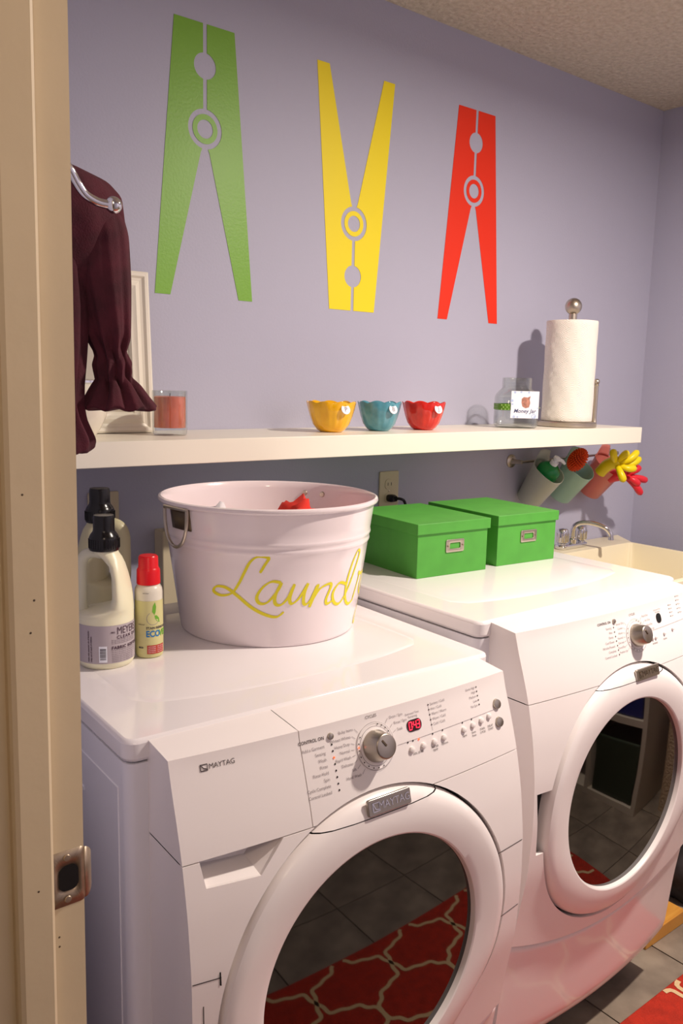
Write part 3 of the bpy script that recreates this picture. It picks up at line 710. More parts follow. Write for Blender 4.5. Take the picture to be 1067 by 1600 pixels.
# script lettering traced on the cone (degrees, height)
ST = dict(
 L=[(-127.91, 0.1413), (-125.51, 0.1551), (-123.54, 0.1685), (-128.76, 0.1707), (-132.91, 0.1607), (-136.15, 0.1412), (-139.62, 0.1191), (-143.9, 0.1009), (-150.4, 0.0951), (-154.97, 0.101), (-152.87, 0.1105), (-147.1, 0.1106), (-140.65, 0.0974), (-133.02, 0.0773), (-125.26, 0.064), (-118.7, 0.0595), (-114.58, 0.0687)],
 a=[(-116.47, 0.1231), (-121.62, 0.1255), (-126.5, 0.1146), (-129.67, 0.0972), (-128.44, 0.0857), (-123.99, 0.0867), (-118.44, 0.1082), (-116.47, 0.1231), (-119.62, 0.0996), (-119.53, 0.0845), (-116.31, 0.0821), (-112.59, 0.0946), (-110.27, 0.1114), (-109.15, 0.1198)],
 u=[(-109.15, 0.1198), (-111.55, 0.0944), (-110.44, 0.0833), (-106.61, 0.0912), (-103.01, 0.1097), (-101.48, 0.1188), (-103.2, 0.1020), (-103.4, 0.084), (-101.5, 0.080), (-98.8, .089), (-95.4, .1150)],
 n=[(-94.7, 0.1156), (-97.49, 0.0905), (-99.54, 0.0736), (-98.05, 0.0863), (-93.62, 0.1064), (-87.58, 0.1133), (-85.96, 0.1073), (-88.62, 0.0844), (-87.35, 0.075), (-82.33, 0.0811)],
 d=[(-72.55, 0.1042), (-79.44, 0.1105), (-83.89, 0.093), (-81.86, 0.0742), (-76.61, 0.071), (-70.45, 0.0939), (-65.01, 0.1306), (-62.02, 0.1588), (-65.25, 0.1629), (-69.76, 0.1391), (-72.55, 0.1042), (-71.52, 0.0744), (-67.09, 0.0624), (-61.4, 0.0673)],
 r=[(-62, .068), (-57, .108), (-58, .118), (-53, .112), (-49, .114), (-52, .088), (-48, .070), (-44, .072)],
 y=[(-42, .11), (-45, .085), (-40, .07), (-33, .09), (-29, .11), (-36, .06), (-44, .02), (-50, .012), (-50, .03), (-38, .06), (-27, .075)])
bm = NB()
for key, pts in ST.items():
    p2 = smooth_path([(a, z * 1000, 0) for a, z in pts], 6)
    P2 = [(R(p.x) * .19, p.y / 1000) for p in p2]
    wd = []
    for i in range(len(P2)):
        a = P2[max(i - 1, 0)]; b = P2[min(i + 1, len(P2) - 1)]; dx, dy = b[0] - a[0], b[1] - a[1]; L_ = math.hypot(dx, dy) + 1e-9
        wd.append((.0030 + .0038 * abs(dx * .5 - dy * .86) / L_) * (.5 if i in (0, len(P2) - 1) else 1))
    def f(x, y, k=(hash(key) % 3) * .0001 if False else 0): 
        an = x / .19; r = rz_(y) + .0007; return (r * cos(an), r * sin(an), y)
    addflat(bm, strip2d(P2, wd), f)
obj('lettering', bm, M['script'], t, smooth=0)
# handles
for an0, vis in ((R(-176), 1), (R(-176 + 103), 0)) if False else ((R(-175), 1), (R(5), 0)):
    hb = NB(); w_ = R(8.5)
    vs = []
    for i in range(7):
        an = an0 - w_ + 2 * w_ * i / 6; vs.append([hb.verts.new(((rz_(z) + .002) * cos(an), (rz_(z) + .002) * sin(an), z)) for z in (.205, .222, .243)])
    for i in range(6):
        for k in range(2): hb.faces.new((vs[i][k], vs[i + 1][k], vs[i + 1][k + 1], vs[i][k + 1]))
    hd = obj('handle_bracket', hb, M['darkmetal'], t, solid=.002)
    pts = []
    for k in range(33):
        a = PI * k / 32; hx = .036 * cos(a); hz = -.052 * sin(a) ** .8; 
        th_ = .228; rad = rz_(.236) + .008
        pts.append(Vector((rad * cos(an0) - hx * sin(an0), rad * sin(an0) + hx * cos(an0), .236 + hz * 1.25 + .004)))
    pts = [pts[0] + Vector((0, 0, .004))] + pts + [pts[-1] + Vector((0, 0, .004)), pts[0] + Vector((0, 0, .004))]
    obj('ring_handle', tube(pts, .0032, 8), M['nickel'], t)
for an in (-2, 6):
    pass
for an in (R(22), R(34)):
    r = rz_(.232) - .0022
    obj('rivet', lathe([(.006, 0), (.005, .0025), (.0001, .003)], 14), M['nickel'], t, loc=(r * cos(an), r * sin(an), .232), rot=(0, -PI / 2, an))
# cloths inside
def lump(name, label, cat, c, s, mt, seed, pw=.25):
    bm = NB(); bmesh.ops.create_icosphere(bm, subdivisions=4, radius=1)
    for v in bm.verts:
        n_ = noise.fractal(v.co * 1.6 + Vector((seed, 0, 0)), 1, 2, 4); v.co *= 1 + pw * n_ * 1.5
        v.co = Vector((v.co.x * s[0], v.co.y * s[1], max(v.co.z, -.5) * s[2]))
    o = obj(name, bm, mt, smooth=60, loc=c); return tag(o, label, cat)
lump('red_cloth', 'crumpled red cloth inside the white tub', 'cloth', (TX + .06, TY - .0, ZW + .13), (.075, .07, .098), M['redcloth'], 3)
lump('white_cloth', 'white cloth corner showing inside the white tub at left', 'cloth', (TX - .10, TY + .03, ZW + .105), (.06, .05, .12), M['whitecloth'], 8, .2)

# ---------------------------------------------------------------- green boxes
def gbox(x, y, w_, d_, label):
    t = thing('storage_box', label, 'box', (x, y, ZD), R(-4.5), 'green photo boxes on the dryer')
    obj('box_body', bx(.005, w_ - .005, .005, d_ - .005, 0, .115), M['box'], t, bev=.0008)
    bm = NB(); box(bm, 0, w_, 0, d_, .101, .1255); obj('lid', bm, M['box'], t, bev=.0012)
    # label holder : plate with window
    out = rrect(.055, .030, .004, 4); inn = rrect(.032, .014, .003, 4); n = len(out); bm = NB()
    a = [bm.verts.new((x_, 0, z)) for x_, z in out]; b = [bm.verts.new((x_, 0, z)) for x_, z in inn]
    for i in range(n): bm.faces.new((a[i], a[(i + 1) % n], b[(i + 1) % n], b[i]))
    h = obj('label_holder', bm, M['nickel'], t, solid=.0018, bev=.0005, loc=(w_ / 2 + .004, .0025, .068))
    for s in (-1, 1): obj('rivet', lathe([(.0022, 0), (.0018, .001), (.0001, .0014)], 10), M['brass'], h, loc=(s * .0225, -.0018, 0), rot=(PI / 2, 0, 0))
gbox(-1.1655, -.4785, .222, .265, 'green lidded storage box with metal label holder, beside the tub')
gbox(-.908, -.488, .212, .265, 'green lidded storage box with metal label holder, nearer the sink faucet')

# ---------------------------------------------------------------- bottles
def cyl_text(bm, s, size, r, a0, z, bold=0, al='LEFT', lift=.0006, sx=1, space=1, rot=False, cx=0, cy=0):
    vf = text2d(s, size, al, bold, 0, space)
    addflat(bm, vf, lambda x, y: ((cx + (r + lift) * cos(a0 + ((-y) if rot else x) * sx / r)), (cy + (r + lift) * sin(a0 + ((-y) if rot else x) * sx / r)), z + (x if rot else y)))
def patch(r, a0, a1, z0, z1, n=24, lift=.0004, nz=1):
    bm = NB(); g = [[bm.verts.new(((r + lift) * cos(a0 + (a1 - a0) * i / n), (r + lift) * sin(a0 + (a1 - a0) * i / n), z0 + (z1 - z0) * k / nz)) for k in range(nz + 1)] for i in range(n + 1)]
    for i in range(n):
        for k in range(nz): bm.faces.new((g[i][k], g[i + 1][k], g[i + 1][k + 1], g[i][k + 1]))
    return bm
def jug(name, label, loc, rz, sc, body, front):
    t = thing(name, label, 'bottle', loc, rz, 'softener jugs on the washer'); t.scale = (sc, sc, sc)
    # body, cut back at the upper left to make room for the handle (profile: left,right,depth)
    lv = [(0, .036, .036, .036), (.003, .042, .042, .042), (.010, .0455, .0455, .0455), (.075, .0455, .0455, .0455), (.085, .0475, .0455, .0470), (.092, .040, .0455, .0465), (.097, .012, .0450, .0455), (.103, -.010, .0440, .044), (.115, -.014, .0430, .042), (.130, -.014, .0410, .040), (.150, -.013, .0370, .034), (.168, -.008, .0325, .028), (.180, .004, .0285, .022), (.188, .016, .0235, .020), (.193, .0185, .021, .0195), (.2, .019, .019, .019)]
    if not front: lv = [(z, max(l, .012) if z > .095 else l, r, max(d, r * .95)) for z, l, r, d in lv]
    rr = []
    for z, l, r, d in lv:
        cx_, hw = (r - l) / 2, (r + l) / 2; rr.append([(cx_ + hw * cos(2 * PI * k / 40), d * sin(2 * PI * k / 40), z) for k in range(40)])
    obj('jug_body', rings(NB(), rr), body, t, smooth=60)
    hp = smooth_path([(-.004, 0, .186), (-.018, 0, .188), (-.031, 0, .183), (-.0375, 0, .170), (-.0385, 0, .15), (-.0385, 0, .125), (-.0385, 0, .103), (-.036, 0, .088), (-.030, 0, .080)], 4)
    obj('handle', tube(hp, .0092 if front else .0125, 12), M['bottle2'] if front else body, t, smooth=60)
    obj('cap', lathe([(.0235, .193), (.0245, .195), (.0245, .210), (.0235, .215), (.0215, .219), (.0178, .224), (.0172, .228), (.0172, .246), (.0160, .2505), (.0001, .2515)], 32), M['cap'], t)
    bm = NB(); [tube([(.0247 * cos(a), .0247 * sin(a), .197), (.0247 * cos(a), .0247 * sin(a), .212)], .0006, 5, bm) for a in [2 * PI * k / 36 for k in range(36)]]; obj('cap_grip', bm, M['cap'], t)
    lb = obj('label', patch(.0455, R(-200), R(20), .013, .076, 40), M['lilac'], t, smooth=60)
    if front:
        r = .0459; c0 = R(-122)   # view side roughly at -112 deg
        bm = NB()
        cyl_text(bm, 'MEYERS', .0175, r, R(-55), .066, 0, sx=.72); cyl_text(bm, 'CLEAN DAY', .0072, r, R(-55), .0555, .0002, space=1.3)
        cyl_text(bm, 'MRS.', .0035, r, R(-67), .0645, .0001); cyl_text(bm, 'FABRIC SOFTENER', .0068, r, R(-66), .0385, .0003, space=1.2)
        obj('brand_lettering', bm, M['lilacd'], lb)
        bm = NB()
        for k in range(6): cyl_text(bm, 'for use in all machines with lavender scent', .0028, r, R(-66), .0515 - .003 * k * .9 if k < 3 else .0345 - .0032 * (k - 3), .0)
        for k in range(4): cyl_text(bm, 'directions: pour into dispenser, dilute', .0028, r, R(-66), .0250 - .0030 * k)
        cyl_text(bm, 'made with essential oils of lavender', .0036, r, R(-113), .016, .0001, rot=True)
        cyl_text(bm, 'keep out of reach of children', .0036, r, R(-107), .016, .0001, rot=True)
        obj('small_print', bm, M['lilacd'], lb)
        bc = obj('barcode', patch(r, R(-91), R(-75), .0155, .0425, 6), M['card'], lb)
        bm = NB(); z = .020; 
        while z < .038:
            h = random.choice((.0004, .0007, .0011)); q = patch(r + .0003, R(-89), R(-77), z, z + h, 4); me = bpy.data.meshes.new('x'); q.to_mesh(me); q.free(); bm.from_mesh(me); bpy.data.meshes.remove(me); z += h + random.choice((.0005, .0009))
        obj('bars', bm, M['printd'], bc)
    return t
jug('softener_jug', 'milky handled jug with black cap and lilac label, in front on the washer', (-1.9085, -.516, ZW - .002), R(-36), 1.0, M['bottle'], True)
jug('detergent_jug', 'larger yellowed jug with black cap standing behind the milky jug', (-1.846, -.348, ZW), R(-215), 1.075, M['oldbottle'], False)
t = thing('stain_remover_bottle', 'slim pale yellow stain remover bottle with red cap beside the jug', 'bottle', (-1.8345, -.523, ZW))
obj('bottle_body', lathe([(.020, 0), (.0228, .002), (.0235, .006), (.0235, .100)], 36, cap1=False), M['ecobody'], t)
obj('bottle_top', lathe([(.0235, .100), (.0235, .113), (.0225, .119), (.0195, .124), (.0150, .127), (.0135, .130)], 36, cap0=False), M['ecotop'], t)
obj('cap', lathe([(.0190, .126), (.0200, .127), (.0195, .150), (.0180, .153), (.0168, .155), (.0163, .172), (.0145, .1745), (.0001, .175)], 32), M['redcap'], t)
r = .0239; lb = obj('label', patch(.0235, R(-215), R(-10), .008, .1, 30), M['ecobody'], t)
bm = NB(); cyl_text(bm, 'ECO', .0150, r, R(-128), .043, .0004, sx=.82); obj('brand_lettering', bm, M['ecoblue'], lb)
bm = NB(); cyl_text(bm, 'VER', .0150, r, R(-73), .043, .0004, sx=.82); obj('brand_lettering', bm, M['ecogreen'], lb)
bm = NB(); cyl_text(bm, 'STAIN REMOVER', .0055, r, R(-127), .0535, .0002); cyl_text(bm, 'natural', .004, r, R(-160), .06); cyl_text(bm, 'eco', .006, r, R(-160), .02, .0002); cyl_text(bm, 'see base', .003, .0236, R(-140), .114); obj('small_print', bm, M['printd'], lb)
rp = obj('red_patch', patch(r, R(-124), R(-45), .0085, .0235, 12), M['ecored'], lb)
bm = NB()
for k in range(4): cyl_text(bm, 'wash ink grass', .0022, r + .0002, R(-120), .021 - .0032 * k); cyl_text(bm, 'wine tea grease', .0022, r + .0002, R(-82), .021 - .0032 * k)
obj('patch_print', bm, M['card'], rp)
bm = NB()
for (pts) in ([(0, 0), (-.004, .006), (-.0025, .016), (.001, .022), (.003, .014), (.002, .005)], [(0, -.001), (.004, -.001), (.0085, -.006), (.010, -.014), (.004, -.011), (.001, -.006)]):
    addflat(bm, poly2d(pts), lambda x, y: ((r + .0003) * cos(R(-93) + x / r), (r + .0003) * sin(R(-93) + x / r), .076 + y))
obj('leaf_emblem', bm, M['ecogreen'], lb)
bm = NB(); addflat(bm, strip2d([(.011 * cos(R(a)), .011 * sin(R(a))) for a in range(120, 330, 12)], .0008), lambda x, y: ((r + .0002) * cos(R(-98) + x / r), (r + .0002) * sin(R(-98) + x / r), .070 + y)); obj('ring_emblem', bm, M['print_'], lb)

# ---------------------------------------------------------------- wall outlets, utility box
def outlet(x, z, label, plug):
    t = thing('wall_outlet', label, 'outlet', (x, 0, z), 0)
    obj('cover_plate', prism(rrect(.073, .115, .004, 3), -.0055, -.0003), M['outlet'], t, bev=.0015)
    for s in (1, -1):
        o = obj('socket', prism([(p[0], p[1] * .86) for p in rrect(.034, .034, .012, 5)], -.0070, -.0045), M['outlet'], t, loc=(0, 0, s * .02))
        for q in (-1, 1): obj('slot', bx(q * .0065 - .0009, q * .0065 + .0009, -.0073, -.006, -.004, .005), M['black'], o)
    obj('screw', lathe([(.003, 0), (.0001, .001)], 10), M['nickel'], t, loc=(0, -.0056, 0), rot=(PI / 2, 0, 0))
    return t
outlet(-.833, 1.127, 'almond wall outlet above the green boxes with a plug in it', True)
outlet(-1.697, 1.121, 'almond wall outlet behind the black jug cap', False)
t = thing('power_plug', 'black power plug and cord in the outlet above the green boxes', 'plug', (-.833, -.0075, 1.107))
obj('plug_body', rings(NB(), [[(r_ * (p[0]) / .01, -y, r_ * p[1] / .01 * 1.0) for p in rrect(.026, .022, .008, 4)] for r_, y in ((.0092, .0), (.010, .004), (.010, .016), (.007, .026))]), M['cap'], t)
obj('cord', tube(smooth_path([(0, -.024, 0), (.008, -.036, .001), (.020, -.042, -.006), (.028, -.040, -.03), (.03, -.03, -.09), (.03, -.025, -.2)], 5), .0042, 8), M['cap'], t)
t = thing('utility_box', 'white plastic utility box on the wall behind the tub', 'utility box', (-1.542, 0, .86))
obj('box_shell', bx(-.03, .022, -.045, -.0005, .0, .222), M['outlet'], t, bev=.003)
obj('flange', bx(.022, .055, -.02, -.0005, .0, .205), M['outlet'], t, bev=.002)
obj('valve', lathe([(.018, 0), (.015, .03), (.007, .06), (.006, .09)], 20), M['shelf'], t, loc=(.055, -.045, .075))
obj('valve_pipe', tube([(.055, -.045, .08), (.055, -.045, .02), (.055, -.03, -.1)], .008, 8), M['cap'], t)

# ---------------------------------------------------------------- rail with hanging cups
ry, rz0 = -.045, 1.190
t = thing('wall_rail', 'slim steel rail under the shelf holding three cups', 'rail', (-.296, 0, 1.192))
obj('rail_bar', tube([(.0, ry, 0), (.535, ry, .012)], .0042, 12), M['steel'], t)
for k, x in enumerate((0, .535)):
    f_ = obj('flange', lathe([(.022, 0), (.022, .0035), (.018, .006), (.010, .008), (.0075, .012), (.0065, .047)], 28), M['nickel'], t, loc=(x, -.0003, .012 * k), rot=(PI / 2, 0, 0))
    for s in (1, -1): obj('screw_hole', lathe([(.0026, .0), (.0026, .0008), (.0001, .0008)], 10), M['darkmetal'], f_, loc=(0, s * .015, .0058))
def cup(x, mt, label, ang=36, h=.135, r0=.042, r1=.056):
    t = thing('hanging_cup', label, 'cup', (x, -.105, 1.168 + .012 * (x + .296) / .535), 0, 'plastic cups on the wall rail'); t.rotation_euler = (R(ang), 0, 0)
    # local origin at the rim centre; axis down -z
    bm = NB(); n = 48; prof = [(.0001, -h), (r0 - .004, -h), (r0, -h + .004), (r1, -.002), (r1 + .001, 0), (r1 - .0015, 0), (r0 - .002, -h + .006), (.0001, -h + .0035)]
    rr = []
    for r, z in prof:
        ring = []
        for k in range(n):
            a = 2 * PI * k / n; zz = z - (.010 * max(0, -sin(a)) ** 2 if z > -.02 else 0); ring.append((r * cos(a), r * sin(a), zz))
        rr.append(ring)
    rings(bm, rr); obj('cup_body', bm, mt, t, smooth=50)
    bm = NB(); g = []
    for i in range(9):
        a = R(90 - 44 + 88 * i / 8); col = []
        for k in range(5):
            z = -.004 + .042 * k / 4; w_ = 1 - .35 * (k / 4); aa = R(90) + (a - R(90)) * w_; col.append(bm.verts.new(((r1) * cos(aa), r1 * sin(aa) - .002 + .005 * (k / 4), z)))
        g.append(col)
    for i in range(8):
        for k in range(4): bm.faces.new((g[i][k], g[i + 1][k], g[i + 1][k + 1], g[i][k + 1]))
    obj('hanger_tab', bm, mt, t, solid=.0015)
    return t
cup(-.228, M['frost'], 'frosted white cup with green soap bottle, hanging leftmost on the rail')
cup(-.065, M['frostg'], 'pale green cup with orange scrub brush hanging in the middle')
cup(.105, M['frostr'], 'coral pink cup with rubber gloves hanging nearest the side wall')
# soap pump bottle
t = thing('soap_bottle', 'green dish soap bottle with white pump in the frosted cup', 'bottle', (-.228, -.105, 1.170)); t.rotation_euler = (R(36), 0, 0)
obj('soap_body', lathe([(.030, -.125), (.033, -.12), (.038, -.02), (.038, .0), (.034, .010), (.022, .020), (.012, .024)], 30), M['soap'], t)
obj('pump', lathe([(.013, .022), (.013, .036), (.006, .037), (.006, .044), (.012, .045), (.012, .052), (.004, .056)], 20), M['card'], t)
obj('nozzle', tube([(0, 0, .048), (.012, -.012, .049), (.022, -.022, .043)], [.006, .0055, .0045], 10), M['card'], t)
# brush
t = thing('scrub_brush', 'round scrub brush with orange bristles in the pale green cup', 'brush', (-.118, -.118, 1.172)); t.rotation_euler = (R(30), R(-8), 0)
obj('brush_handle', tube([(.01, .0, -.09), (.01, .0, 0), (.005, 0, .02)], [.007, .007, .010], 10), M['cap'], t)
obj('brush_pad', ball(.030, (0, 0, .034), 20, s=(1, .6, 1.15)), mat('bristle_base', (150, 44, 12), .7), t)
bm = NB(); n = 230
for k in range(n):
    ph = math.acos(1 - 2 * (k + .5) / n); th_ = PI * (1 + 5 ** .5) * k; v = Vector((sin(ph) * cos(th_), sin(ph) * sin(th_), cos(ph)))
    p0 = Vector((v.x * .028, v.y * .018, v.z * .032 + .034)); d_ = Vector((v.x, v.y * .8, v.z)); tube([p0, p0 + d_ * .007, p0 + d_ * .012], [.0024, .0026, .0016], 6, bm)
tag(obj('bristles', bm, M['brush'], t), kind='stuff')
# gloves
def glove(name, label, mt, base, aim, fingers):
    t = thing(name, label, 'glove', base); 
    bm = NB(); wrist = Vector(aim[0]); palm = Vector(aim[1])
    tube(smooth_path([(0, 0, 0), wrist, palm], 4), [.020] * 3 + [.021] * 3 + [.022] * 2 + [.016], 14, bm)
    for f in fingers:
        pts = smooth_path([palm * .80, f[0], f[1]], 4); tube(pts, [.007, .0078, .009, .0102, .0112, .0122, .0126, .0112, .0045], 12, bm)
    obj('glove_body', bm, mt, t, smooth=80)
V = Vector
glove('rubber_glove', 'yellow rubber glove flopping out of the coral cup', M['glovey'], (.030, -.120, 1.150), ((.0, -.03, .03), (.012, -.065, .045)),
      [((-.035, -.075, .060), (-.048, -.082, .088)), ((.0, -.085, .065), (.018, -.090, .075)), ((.03, -.09, .052), (.066, -.098, .080)), ((.05, -.085, .035), (.088, -.095, .056)), ((.02, -.09, .022), (.054, -.102, .022)), ((-.01, -.085, .01), (-.006, -.100, -.022))][1:] + [((-.030, -.070, .060), (-.050, -.078, .086))])
glove('rubber_glove', 'red rubber glove flopping out of the coral cup behind the yellow one', M['glover'], (.095, -.115, 1.128), ((.005, -.03, .012), (.015, -.060, .015)),
      [((.03, -.06, .045), (.028, -.064, .075)), ((.03, -.075, .03), (.055, -.080, .044)), ((.05, -.075, .005), (.098, -.085, -.006)), ((.02, -.08, .0), (.044, -.09, -.018)), ((.035, -.08, -.02), (.062, -.09, -.052))])

# ---------------------------------------------------------------- sink
ZK = .885; SX0, SX1, SY0, SY1 = -.36, .255, -.56, -.004
t = thing('utility_sink', 'cream plastic utility sink between the dryer and the side wall', 'sink', ((SX0 + SX1) / 2, (SY0 + SY1) / 2, 0))
ox, oy = (SX0 + SX1) / 2, (SY0 + SY1) / 2
def rr4(x0, x1, y0, y1, z, r): return [(x - ox, y - oy, z) for x, y in rrect(x1 - x0, y1 - y0, r, 6, (x0 + x1) / 2, (y0 + y1) / 2)]
ix0, ix1, iy0, iy1 = SX0 + .03, SX1 - .012, SY0 + .02, -.122
outl = [(SX0, SY0), (SX1, SY0), (SX1, -.13), (SX1 + .075, -.02), (SX1 + .075, SY1), (SX0, SY1)]
rr = [rr4(SX0 + .04, SX1 - .03, SY0 + .03, -.15, .56, .03), rr4(SX0 + .012, SX1 - .004, SY0 + .008, -.02, ZK - .04, .02), rr4(SX0, SX1, SY0, SY1, ZK - .035, .015), rr4(SX0, SX1, SY0, SY1, ZK - .002, .015), rr4(SX0 + .003, SX1 - .003, SY0 + .003, SY1 - .003, ZK, .014),
      rr4(ix0, ix1, iy0, iy1, ZK, .016), rr4(ix0 + .003, ix1 - .003, iy0 + .003, iy1 - .003, ZK - .004, .016), rr4(ix0 + .03, ix1 - .02, iy0 + .02, iy1 - .02, .58, .04)]
obj('basin', rings(NB(), rr), M['sink'], t, smooth=40)
for sx in (0, 1):
    for sy in (0, 1):
        obj('leg', tube([((SX0 + .07 if not sx else SX1 - .07) - ox, (SY0 + .07 if not sy else -.12) - oy, .60), ((SX0 + .05 if not sx else SX1 - .05) - ox, (SY0 + .05 if not sy else -.08) - oy, 0)], [.018, .014], 12), M['sinkleg'], t)
obj('faucet_deck', prismz([(SX1 - .02 - ox, -.122 - oy), (SX1 + .0 - ox, -.122 - oy), (SX1 + .088 - ox, SY1 - .0 - oy), (SX1 - .02 - ox, SY1 - oy)], ZK - .03, ZK - .0004), M['sink'], t, bev=.002)
obj('side_flange', bx(SX1 - .003 - ox, XR - .004 - ox, SY0 - oy, -.35 - oy, ZK - .05, ZK - .045), M['sink'], t, bev=.001) if False else None
# faucet
fx, fy = -.030, -.065
t = thing('sink_faucet', 'chrome two-handle faucet with curved spout on the cream sink', 'faucet', (fx, fy, ZK))
obj('faucet_base', prismz(rrect(.150, .045, .02, 6), 0, .016), M['chrome'], t, bev=.005)
for s in (-1, 1):
    hdl = obj('handle', lathe([(.014, .014), (.0145, .020), (.0195, .024), (.020, .030), (.0205, .058), (.019, .066), (.014, .071), (.0001, .073)], 30), M['chrome'], t, loc=(s * .051, 0, 0))
    bm = NB(); [tube([(.0203 * cos(a), .0203 * sin(a), .027), (.0208 * cos(a), .0208 * sin(a), .056)], .0018, 6, bm) for a in [2 * PI * k / 12 for k in range(12)]]; obj('handle_flute', bm, M['chrome'], hdl)
obj('spout_collar', lathe([(.015, .014), (.015, .030), (.011, .034), (.011, .04)], 20), M['chrome'], t, loc=(0, -.003, 0))
obj('spout', tube(smooth_path([(0, -.003, .03), (0, -.004, .066), (.006, -.016, .084), (.018, -.040, .092), (.034, -.072, .090), (.048, -.100, .080), (.056, -.116, .062), (.057, -.119, .040)], 5), [.0085] * 34 + [.0095, .0095], 14), M['chrome'], t, smooth=60)

# ---------------------------------------------------------------- floor items at right
t = tag(obj('oak_board', bx(-.58, -.392, -.775, -.62, 0.0012, .040), M['wood'], bev=.002), 'oak board lying on the tile floor beside the dryer', 'board')
t = lump('dark_bag', 'dark charcoal fabric bag on the floor under the sink', 'bag', (-.17, -.70, .0), (.17, .12, .26), M['darkbag'], 5, .12)
t.location.z = .131
# rug with trellis
RX0, RX1, RY0, RY1 = -2.05, -.45, -1.638, -.885
rug = tag(obj('rug', bx(RX0, RX1, RY0, RY1, .0015, .010), M['rug'], bev=.003), 'red rug with cream trellis pattern in front of the machines', 'rug')
bm = NB(); cell = .26
def wig(p0, p1, amp, ph):
    out = []
    for k in range(25):
        t_ = k / 24; d_ = Vector(p1) - Vector(p0); nn = Vector((-d_.y, d_.x)).normalized(); q = Vector(p0) + d_ * t_ + nn * amp * (sin(t_ * 2 * PI + ph) * (1 - .4 * sin(t_ * 6 * PI)))
        out.append((q.x, q.y))
    return out
for i in range(-1, 10):
    for j in range(-1, 5):
        x, y = RX0 + (i + .35) * cell, RY0 + (j + .4) * cell * 1.1
        for (dx, dy, ph) in ((cell / 2, cell * .55, 0), (cell / 2, -cell * .55, PI)):
            for sx in (1, -1):
                p = wig((x, y), (x + sx * dx, y + dy), .018 * sx, ph); p = [q for q in p if RX0 + .01 < q[0] < RX1 - .01 and RY0 + .008 < q[1] < RY1 - .008]
                if len(p) > 2: addflat(bm, strip2d(p, .012), lambda a, b: (a, b, .0108 + .0002 * ((i + j) % 2)))
obj('trellis_pattern', bm, M['rugline'], rug, smooth=0)

# ---------------------------------------------------------------- things opposite (seen in the door glass)
t = thing('cube_shelf', 'pale open cube shelf against the side wall, seen in the dryer door glass', 'shelf', (-.03, -1.41, 0))
for y in (0, -.385, -.77): obj('upright', bx(0, .40, y - .03, y, .0, 1.17), M['cubewhite'], t, bev=.001)
for k in range(4):
    for y in (-.03, -.415): obj('shelf_board', bx(0, .40, y - .355, y, .38 * k, .03 + .38 * k), M['cubewhite'], t, bev=.001)
obj('back_board', bx(.40, .405, -.80, 0, 0, 1.17), M['cubewhite'], t)
ob = lambda n, b, mt, l, c: tag(obj(n, b, M[mt], bev=.008), l, c)
ob('blue_bin', bx(-.015, .33, -1.775, -1.455, .411, .70), 'blue', 'blue storage bin in the cube shelf, seen in the dryer glass', 'bin')
ob('green_bin', bx(-.015, .33, -1.775, -1.455, .031, .30), 'bin2', 'dark green bin in the bottom cube, seen in the dryer glass', 'bin')
ob('teal_bin', bx(0, .33, -2.15, -1.99, .411, .66), 'soap', 'teal storage box in the cube shelf behind the laundry sack', 'bin')
ob('red_bin', bx(0, .33, -1.98, -1.84, .411, .62), 'redcloth', 'red storage box beside the blue bin in the cube shelf', 'bin')
lump('laundry_pile', 'heap of tan laundry on the floor before the cube shelf', 'laundry', (-.27, -1.93, .15), (.17, .17, .3), M['tan'], 12, .3)
hb = thing('laundry_hamper', 'woven pale hamper with striped cloth at the end of the cube shelf', 'hamper', (.24, -1.235, 0))
obj('hamper_body', rings(NB(), [[(x, y, z) for x, y in rrect(w_, w_ * .7, .03, 4)] for w_, z in ((.27, .0), (.30, .30), (.31, .42), (.30, .42), (.26, .05))]), M['wicker'], hb)
sc_ = lump('striped_cloth', 'striped cloth heaped in the woven hamper', 'cloth', (.24, -1.235, .40), (.115, .075, .2), mat('striped_fabric', (190, 150, 70), .9, c2=(150, 60, 50), vscale=5), 9, .2)

# ---------------------------------------------------------------- hook and plum garment
t = thing('wall_hook', 'chrome ball-ended coat hook on the wall by the doorway', 'hook', (XL, -.945, 1.64))
obj('hook_plate', lathe([(.018, 0), (.018, .004), (.010, .007)], 24), M['chrome'], t, rot=(0, PI / 2, 0), loc=(.0003, .0, .02))
obj('hook_arm', tube(smooth_path([(.004, 0, .02), (.03, .0, .024), (.050, 0, .004), (.0605, .003, -.010), (.070, .005, -.0195), (.083, .006, -.0245), (.094, .006, -.0252)], 5), .0047, 12), M['chrome'], t, smooth=60)
obj('hook_ball', ball(.0088, (.1, .006, -.0250), 24), M['chrome'], t)
obj('back_prong', tube(smooth_path([(.01, .03, .02), (.03, .07, .03), (.05, .09, .02), (.055, .095, .035)], 4), .004, 10), M['chrome'], t)
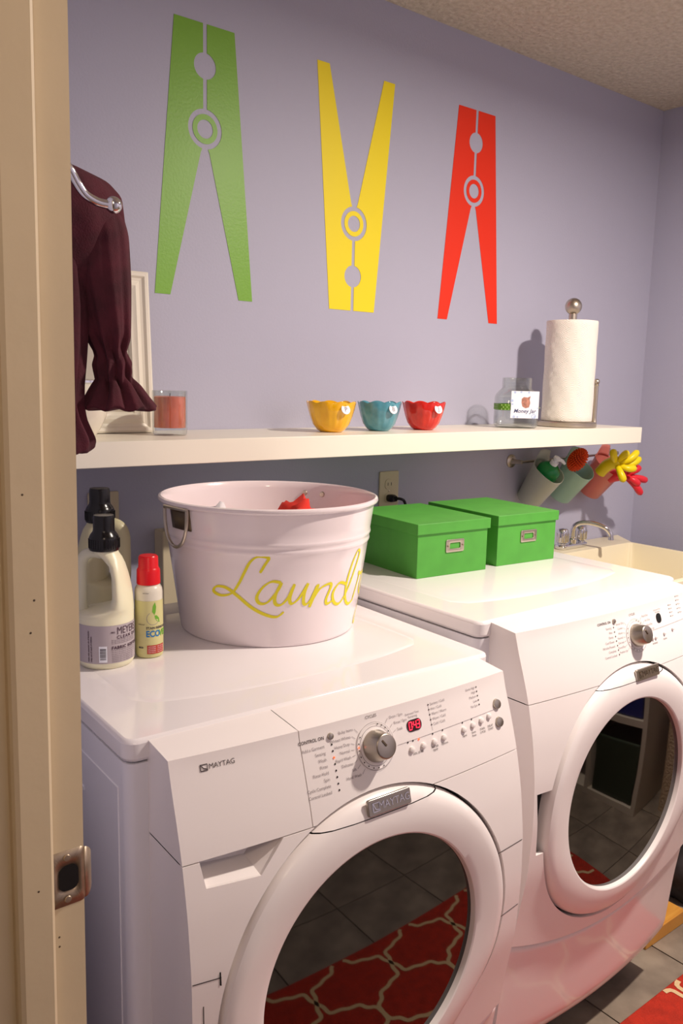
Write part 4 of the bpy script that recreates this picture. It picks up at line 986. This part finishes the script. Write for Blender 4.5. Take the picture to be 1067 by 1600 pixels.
# garment hangs behind the hook: shoulder and two ruffled sleeves
gy = -.852
t = thing('plum_garment', 'dark plum garment with ruffled cuffs hanging from the hook', 'garment', (-2.07, gy, 1.35))
def cloth(name, lev, ph, amp, mt=M['plum'], n=72, folds=7):
    bm = NB(); rr = []
    for (z, xl, xr, dy, fa) in lev:
        cx_, hw = (xl + xr) / 2 + 2.07, (xr - xl) / 2; ring = []
        for k in range(n):
            a = 2 * PI * k / n; f_ = 1 + fa * sin(folds * a + ph + z * 6) + fa * .5 * sin((folds * 2 + 1) * a + z * 9)
            ring.append((cx_ + hw * cos(a) * f_, dy * sin(a) * f_, z - 1.35 + amp * fa * sin(folds * a + ph + 1)))
        rr.append(ring)
    rings(bm, rr, True, True); return obj(name, bm, mt, t, smooth=80, subd=1)
def dens(lev, k=3):
    out = []
    for a, b in zip(lev, lev[1:]):
        for q in range(k):
            s = q / k; s2 = s; out.append(tuple(a[i] + (b[i] - a[i]) * s2 for i in range(5)))
    return out + [lev[-1]]
cloth('garment_body', dens([(1.672, -2.150, -2.110, .010, .0), (1.668, -2.155, -2.075, .018, .01), (1.655, -2.158, -2.035, .028, .02), (1.640, -2.158, -2.019, .034, .02), (1.61, -2.158, -2.016, .034, .03), (1.57, -2.157, -2.018, .024, .04), (1.54, -2.155, -2.028, .016, .05), (1.515, -2.15, -2.05, .010, .05)]), .5, .01)
cloth('sleeve', dens([(1.630, -2.075, -2.020, .020, .02), (1.60, -2.078, -2.012, .030, .02), (1.55, -2.076, -2.010, .032, .03), (1.51, -2.067, -2.011, .030, .06), (1.485, -2.061, -2.012, .028, .09), (1.468, -2.051, -2.018, .019, .16), (1.460, -2.049, -2.016, .018, .18), (1.450, -2.051, -2.011, .022, .18), (1.438, -2.049, -2.012, .019, .2), (1.432, -2.048, -2.011, .018, .2), (1.424, -2.053, -2.001, .028, .15), (1.412, -2.060, -1.991, .036, .11), (1.402, -2.067, -1.981, .042, .08), (1.399, -2.067, -1.982, .039, .08)]), 0, .03, folds=9)
cloth('sleeve', dens([(1.60, -2.155, -2.065, .024, .02), (1.52, -2.150, -2.060, .026, .03), (1.46, -2.145, -2.066, .026, .05), (1.425, -2.140, -2.073, .022, .14), (1.40, -2.140, -2.075, .020, .18), (1.385, -2.142, -2.072, .028, .14), (1.362, -2.146, -2.062, .036, .12), (1.350, -2.148, -2.064, .036, .10)]), 2, .03, folds=9)

# ceiling light fixture (outside the frame, where the light comes from)
t = thing('ceiling_light_fixture', 'flush round ceiling light above the laundry floor', 'ceiling light', (-.62, -1.42, H))
obj('fixture_base', lathe([(.10, 0), (.11, -.02), (.09, -.03), (.03, -.035), (.02, -.07), (.0001, -.07)][::-1], 32), M['nickel'], t)

for o in list(bpy.data.objects):
    if o.type == 'MESH' and o.name.split('.')[0] in STUFF: o['kind'] = 'stuff'
